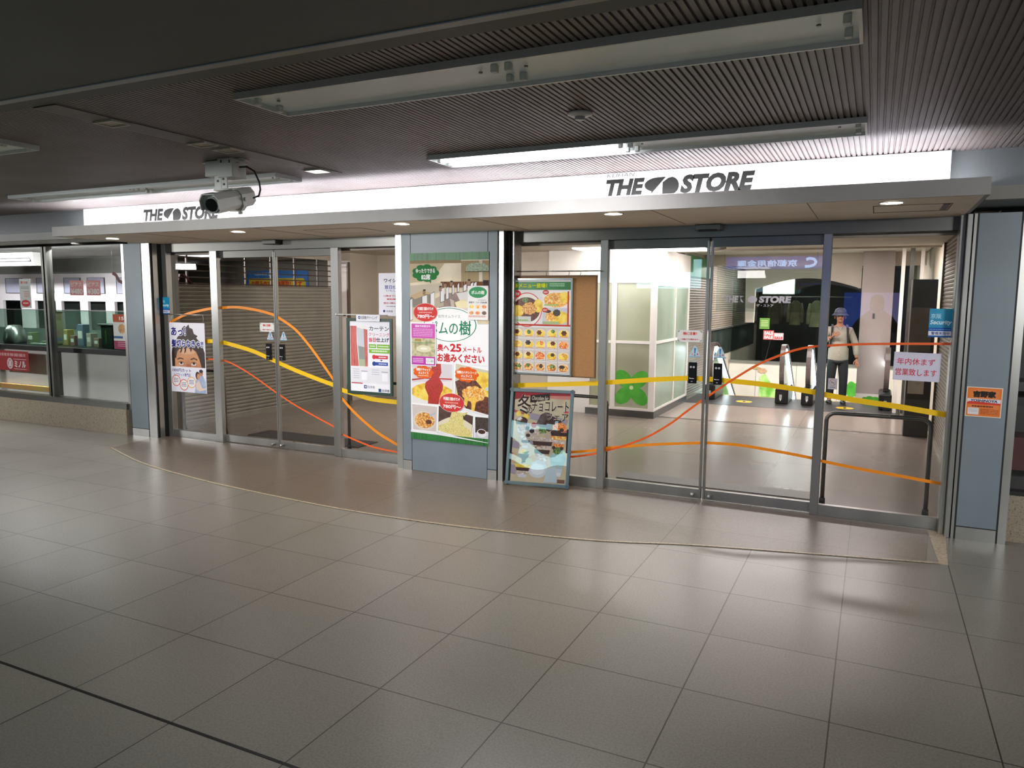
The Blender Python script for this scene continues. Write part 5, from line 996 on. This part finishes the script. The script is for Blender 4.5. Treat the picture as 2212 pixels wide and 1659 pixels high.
t, P = gposter('food_poster', 'narrow food poster with a red head beside the left pillar', -6.60, 1.05, .24, .43, '#c3c5bd', y=.046); P.rect(0, 0, 100, 40, '#b0502c'); P.text('15', 48, 12, 84, 30, '#e8ddd4', .04); P.cloud(65, 74, 28, 24, noisy('food_print', ['#9c6c2c', '#c99a58'], 14, .5)); P.rect(0, 112, 70, 124, '#3a5a8c'); P.rect(0, 136, 100, 179, '#8c3050'); P.bars(30, 142, 92, 170, 3, '#c490a4', .4); P.build('printed_picture', t)
t, P = gposter('red_sign', 'red sign with white lettering hanging low inside the left shop window', -9.35, .66, .84, .275, '#a81c22', y=.15); P.bars(4, 4, 92, 10, 1, '#d8a0a0', .8); P.ring(50, 21, 8, 9, .28, '#e8dcdc'); P.rect(46, 16, 54, 26, '#e8dcdc'); P.rect(60, 13, 94, 13.8, '#e8d4d4'); P.rect(60, 29, 94, 29.8, '#e8d4d4'); P.text('ミノル', 62, 16, 92, 27, '#f0e6e6', .05); P.build('printed_text', t)
# red ribbons hung under the shop ceiling and in the hall
def ribbon(pts, lb, y, r=.02):
    o = MB().sweep([(x, y, z) for x, z in pts], .006, r*2, up=(0, 1, 0)).build('red_ribbon', noisy('ribbon_red', ['#5c1418', '#7c1c20'], 5, .5)); tag(o, lb, 'decoration'); return o
ribbon([(-6.66, 1.985), (-6.60, 1.96), (-6.55, 1.89), (-6.47, 1.86), (-6.44, 1.83)], 'dark red ribbon hanging at the right top of the left shop window', .12)
MB().cyl((-6.66, .12, 1.98), (-6.66, .12, 2.358), .0015, n=6).build('hanging_thread', PLAST, bpy.data.objects['red_ribbon'])
o = MB().sweep([(-6.17, y, z) for y, z in ((.66, 1.865), (.70, 1.985), (.76, 1.99), (.82, 1.93), (.89, 1.87))], .03, .008, up=(1, 0, 0)).build('red_ribbon', noisy('ribbon_red', ['#5c1418'])); tag(o, 'dark red ribbon tied on the shutter lattice behind the left end pane', 'decoration')
# banner of the shop behind the lattice
t, P = sheet('shop_banner', 'blue and yellow banner with red lettering seen through the shutter lattice', 'banner', -9.64, 5.29, 1.843, 1.60, .37, '#2a62a0'); P.norm(100, 23)
P.rect(0, 0, 100, 10, noisy('banner_blue', ['#2a5c9c', '#3470b0'], 3, .5)); P.text('CLEANING 修理', 14, 1.5, 44, 6, '#9cc8d8', .03); P.poly([(4, 9), (92, 9), (96, 13), (96, 23), (4, 23)], '#b8a02c'); P.text('お悩みの方 高価買取します', 8, 12, 90, 21, '#a83a28', .04); P.build('printed_text', t)
# ================================================================== SIGNS BEHIND THE PHOTOGRAPHER (seen mirrored in the glass)
t = thing('bank_sign', 'blue lit bank sign with white characters, seen mirrored in the right doors', 'sign', (0, -8.19, 0))
# reflection across the glass plane keeps x; faces +Y
ZS = lambda z: z
box('sign_box', emis('sign_blue', '#2a2ad0', 3.0), -.72, 1.10, -.008, .06, 2.28, 2.51, t)
P = Print(1, 1); SWG = emis('sign_character_glow', '#9cc4ff', 9.0)
P.text('京都信用金庫', -.52, 2.32, .55, 2.45, SWG, .03, 0, True); 
P.line([(.70, 2.445), (.76, 2.465), (.83, 2.45), (.87, 2.40), (.83, 2.345), (.75, 2.32), (.68, 2.32)], .05, SWG)
o = P.build('sign_characters', t); o.rotation_euler = (0, 0, 0); o.location = (0, .062 + .002, 0)
for v in o.data.vertices: v.co.y = -v.co.y
t = thing('lit_map_board', 'pale lit notice board behind the photographer, mirrored above the glass booth', 'sign', (0, -8.19, 0))
MB().prism([(-2.48, 1.92), (-1.197, 1.92), (-1.197, 2.48), (-1.35, 2.48), (-1.35, 2.235), (-1.66, 2.235), (-1.66, 2.15), (-2.48, 2.15)], 'y', 0, .03).build('lit_board', emis('map_board_glow', '#a9dbe4', 7), t)
t = thing('lit_window_panel', 'pale blue lit window panel behind the photographer, seen mirrored in the end pane', 'window', (0, -8.19, 0))
box('lit_panel', emis('panel_pale_blue', '#b9b4ff', 1.6), 1.672, 2.28, 0, .03, 1.22, 1.85, t); box('blue_panel', emis('panel_deep_blue', '#3f63d6', 2.0), 1.37, 1.67, 0, .03, 1.22, 1.85, t)
# ================================================================== PEOPLE
def skin_mesh(name, joints, edges, mt, parent, sub=2, root=0):
    me = bpy.data.meshes.new(name); me.from_pydata([j[0] for j in joints], edges, []); o = bpy.data.objects.new(name, me); COL.objects.link(o)
    md = o.modifiers.new('s', 'SKIN'); md.use_smooth_shade = True
    for i, j in enumerate(joints):
        v = me.skin_vertices[0].data[i]; v.radius = j[1] if isinstance(j[1], tuple) else (j[1], j[1]); v.use_root = (i == root)
    ms = o.modifiers.new('u', 'SUBSURF'); ms.levels = sub; ms.render_levels = sub
    bpy.context.view_layer.update(); ev = o.evaluated_get(bpy.context.evaluated_depsgraph_get()); m2 = bpy.data.meshes.new_from_object(ev)
    o.modifiers.clear(); o.data = m2; m2.materials.clear(); m2.materials.append(mt)
    for p in m2.polygons: p.use_smooth = True
    o.parent = parent; return o
def finger(chain, r): return [((x, y, z), r * (1 - .12*i)) for i, (x, y, z) in enumerate(chain)]
def person(lb, loc, rz, arms, dark=False, scale=1.0):
    """standing adult facing -Y; arms = (right elbow, right wrist, left elbow, left wrist)"""
    t = thing('person', lb, 'person', loc, (0, 0, rz)); t.scale = (scale,)*3
    SK = noisy('person_skin', ['#8f5f45', '#a87357'], 6, .5); JK = noisy('cream_jacket', ['#8d877a', '#a09a8c'], 5, .8); TR = noisy('dark_trousers', ['#15171b', '#1f2227'], 6, .8); CAPM = noisy('navy_cap', ['#3a3e50', '#4a4f63'], 12, .7)
    if dark: JK = noisy('dark_jacket', ['#16171a', '#202226'], 5, .8)
    re, rw, le, lw = arms
    # one continuous body: pelvis, spine, neck, head base, arms, legs
    J = [((0, 0, .86), (.135, .10)), ((0, -.005, 1.0), (.125, .10)), ((0, .0, 1.15), (.135, .10)), ((0, .01, 1.28), (.12, .085)), ((0, .0, 1.36), (.05, .05)), ((0, -.01, 1.43), (.05, .055)), ((0, -.015, 1.50), (.072, .085)), ((0, -.01, 1.57), (.066, .078)),
         ((-.155, .01, 1.285), .055), (re, .042), (rw, .03), ((.155, .01, 1.285), .055), (le, .042), (lw, .03),
         ((-.085, .0, .80), .085), ((-.10, -.01, .45), .058), ((-.105, .02, .10), .04), ((-.11, -.13, .03), .028), ((.085, .0, .80), .085), ((.10, -.01, .45), .058), ((.105, .02, .10), .04), ((.115, -.13, .03), .028)]
    E_ = [(0, 1), (1, 2), (2, 3), (3, 4), (4, 5), (5, 6), (6, 7), (3, 8), (8, 9), (9, 10), (3, 11), (11, 12), (12, 13), (0, 14), (14, 15), (15, 16), (16, 17), (0, 18), (18, 19), (19, 20), (20, 21)]
    skin_mesh('body', J, E_, SK, t)
    # jacket with sleeves
    Jk = [((0, 0, .72), (.178, .13)), ((0, 0, .80), (.182, .135)), ((0, 0, .95), (.178, .13)), ((0, .0, 1.15), (.17, .125)), ((0, .01, 1.28), (.14, .10)), ((0, .005, 1.345), (.07, .065)), ((-.165, .01, 1.275), .075), (re, .060), (tuple(re[i] + (rw[i] - re[i])*.86 for i in range(3)), .047), ((.165, .01, 1.275), .075), (le, .060), (tuple(le[i] + (lw[i] - le[i])*.86 for i in range(3)), .047)]
    skin_mesh('jacket', Jk, [(0, 1), (1, 2), (2, 3), (3, 4), (4, 5), (4, 6), (6, 7), (7, 8), (4, 9), (9, 10), (10, 11)], JK, t)
    skin_mesh('trousers', [((0, 0, .82), (.13, .10)), ((-.085, .0, .74), .10), ((-.10, -.01, .45), .078), ((-.105, .015, .08), .066), ((.085, .0, .74), .10), ((.10, -.01, .45), .078), ((.105, .015, .08), .066)], [(0, 1), (1, 2), (2, 3), (0, 4), (4, 5), (5, 6)], TR, t)
    for s in (-1, 1):
        m = MB(); m.ball((s*.11, -.055, .035), .05, .13, .042, 14); m.box(s*.11 - .047, s*.11 + .047, -.18, .065, 0, .02, .006); m.build('shoe', mat('shoe_black', '#111113', .5), t)
    # face
    m = MB()
    for s in (-1, 1): m.ball((s*.082, .0, 1.505), .012, .02, .032, 10)
    m.ball((0, -.098, 1.497), .014, .02, .026, 10); m.ball((0, -.075, 1.445), .035, .03, .03, 12); m.build('nose_and_ears', SK, t)
    m = MB()
    for s in (-1, 1): m.ball((s*.030, -.093, 1.522), .011, .006, .006, 8)
    m.build('eye', mat('eye_dark', '#1c1412', .3), t); MB().ball((0, -.101, 1.463), .024, .005, .006, 10).build('mouth', mat('lip', '#7a4038', .5), t)
    MB().ball((0, .015, 1.555), .084, .095, .075, 16).build('hair', mat('hair_grey', '#4a4644', .8), t)
    if not dark:
        m = MB().lathe([(.001, 1.665), (.05, 1.66), (.085, 1.635), (.098, 1.585), (.10, 1.56), (.135, 1.535), (.137, 1.54), (.102, 1.568), (.096, 1.60), (.08, 1.63), (.001, 1.655)], (0, -.005, 0), 28); m.build('bucket_hat', CAPM, t)
        MB().lathe([(.101, 1.562), (.1015, 1.575), (.1, 1.585)], (0, -.005, 0), 28).build('hat_band', mat('band_dark', '#24263a', .7), t)
        for s in (-1, 1): MB().sweep([(s*.115, .10, 1.33), (s*.115, .02, 1.375), (s*.12, -.09, 1.33), (s*.125, -.135, 1.20), (s*.14, -.13, 1.05), (s*.16, -.04, .98)], .035, .012, up=(1, 0, 0)).build('backpack_strap', mat('strap_black', '#17171a', .8), t)
        MB().box(-.14, .14, .11, .24, .92, 1.34, .04).build('backpack', mat('bag_dark', '#1d1d22', .8), t)
        MB().add([(-.055, -.10, 1.35), (.0, -.145, 1.27), (-.02, -.14, 1.31), (-.07, -.06, 1.385)], [(0, 1, 2, 3)]).add([(.055, -.10, 1.35), (.0, -.145, 1.27), (.02, -.14, 1.31), (.07, -.06, 1.385)], [(0, 1, 2, 3)]).build('collar', JK, t)
        m = MB()
        for z in (1.22, 1.13, 1.04, .95, .86): m.ball((.0, -.142 if z > .9 else -.15, z), .006, .004, .006, 8)
        m.build('jacket_button', mat('button_pale', '#cfc9b8', .4), t)
    # hands
    for s, w, e in ((-1, rw, re), (1, lw, le)):
        d = (Vector(w) - Vector(e)).normalized(); 
        n = d.cross(Vector((0, 1, 0))).normalized() if abs(d.y) < .9 else Vector((1, 0, 0)); q = d.cross(n).normalized(); W_ = Vector(w)
        jt = [(tuple(W_), .022), (tuple(W_ + d*.045), (.030, .016)), (tuple(W_ + d*.085), (.034, .015))]; ed = [(0, 1), (1, 2)]
        for k, L in enumerate((.062, .074, .070, .055)):
            b0 = len(jt); off = n*((k - 1.5)*.019)
            jt += [(tuple(W_ + d*.095 + off), .0088), (tuple(W_ + d*(.095 + L*.45) + off + q*.006*s), .0082), (tuple(W_ + d*(.095 + L*.8) + off + q*.022*s), .0075), (tuple(W_ + d*(.095 + L*.85) + off + q*.036*s), .0068)]
            ed += [(2, b0), (b0, b0+1), (b0+1, b0+2), (b0+2, b0+3)]
        b0 = len(jt); jt += [(tuple(W_ + d*.04 + n*.034*(-s)), .011), (tuple(W_ + d*.075 + n*.05*(-s) + q*.012*s), .009), (tuple(W_ + d*.10 + n*.052*(-s) + q*.022*s), .0075)]; ed += [(1, b0), (b0, b0+1), (b0+1, b0+2)]
        skin_mesh('hand', jt, ed, SK, t, 1)
    return t
person('person in navy hat and cream jacket by the right escalator, hand at chest', (1.37, 7.30, 0), radians(6), ((-.30, -.02, 1.05), (-.13, -.17, 1.17), (.27, .02, 1.03), (.29, -.03, .80)), scale=.955)
ph = person('person photographing, a dark figure mirrored faintly in the end pane', (1.90, -6.50, 0), pi, ((-.27, -.10, 1.12), (-.075, -.21, 1.40), (.27, -.10, 1.12), (.075, -.21, 1.40)), dark=True, scale=1.11)
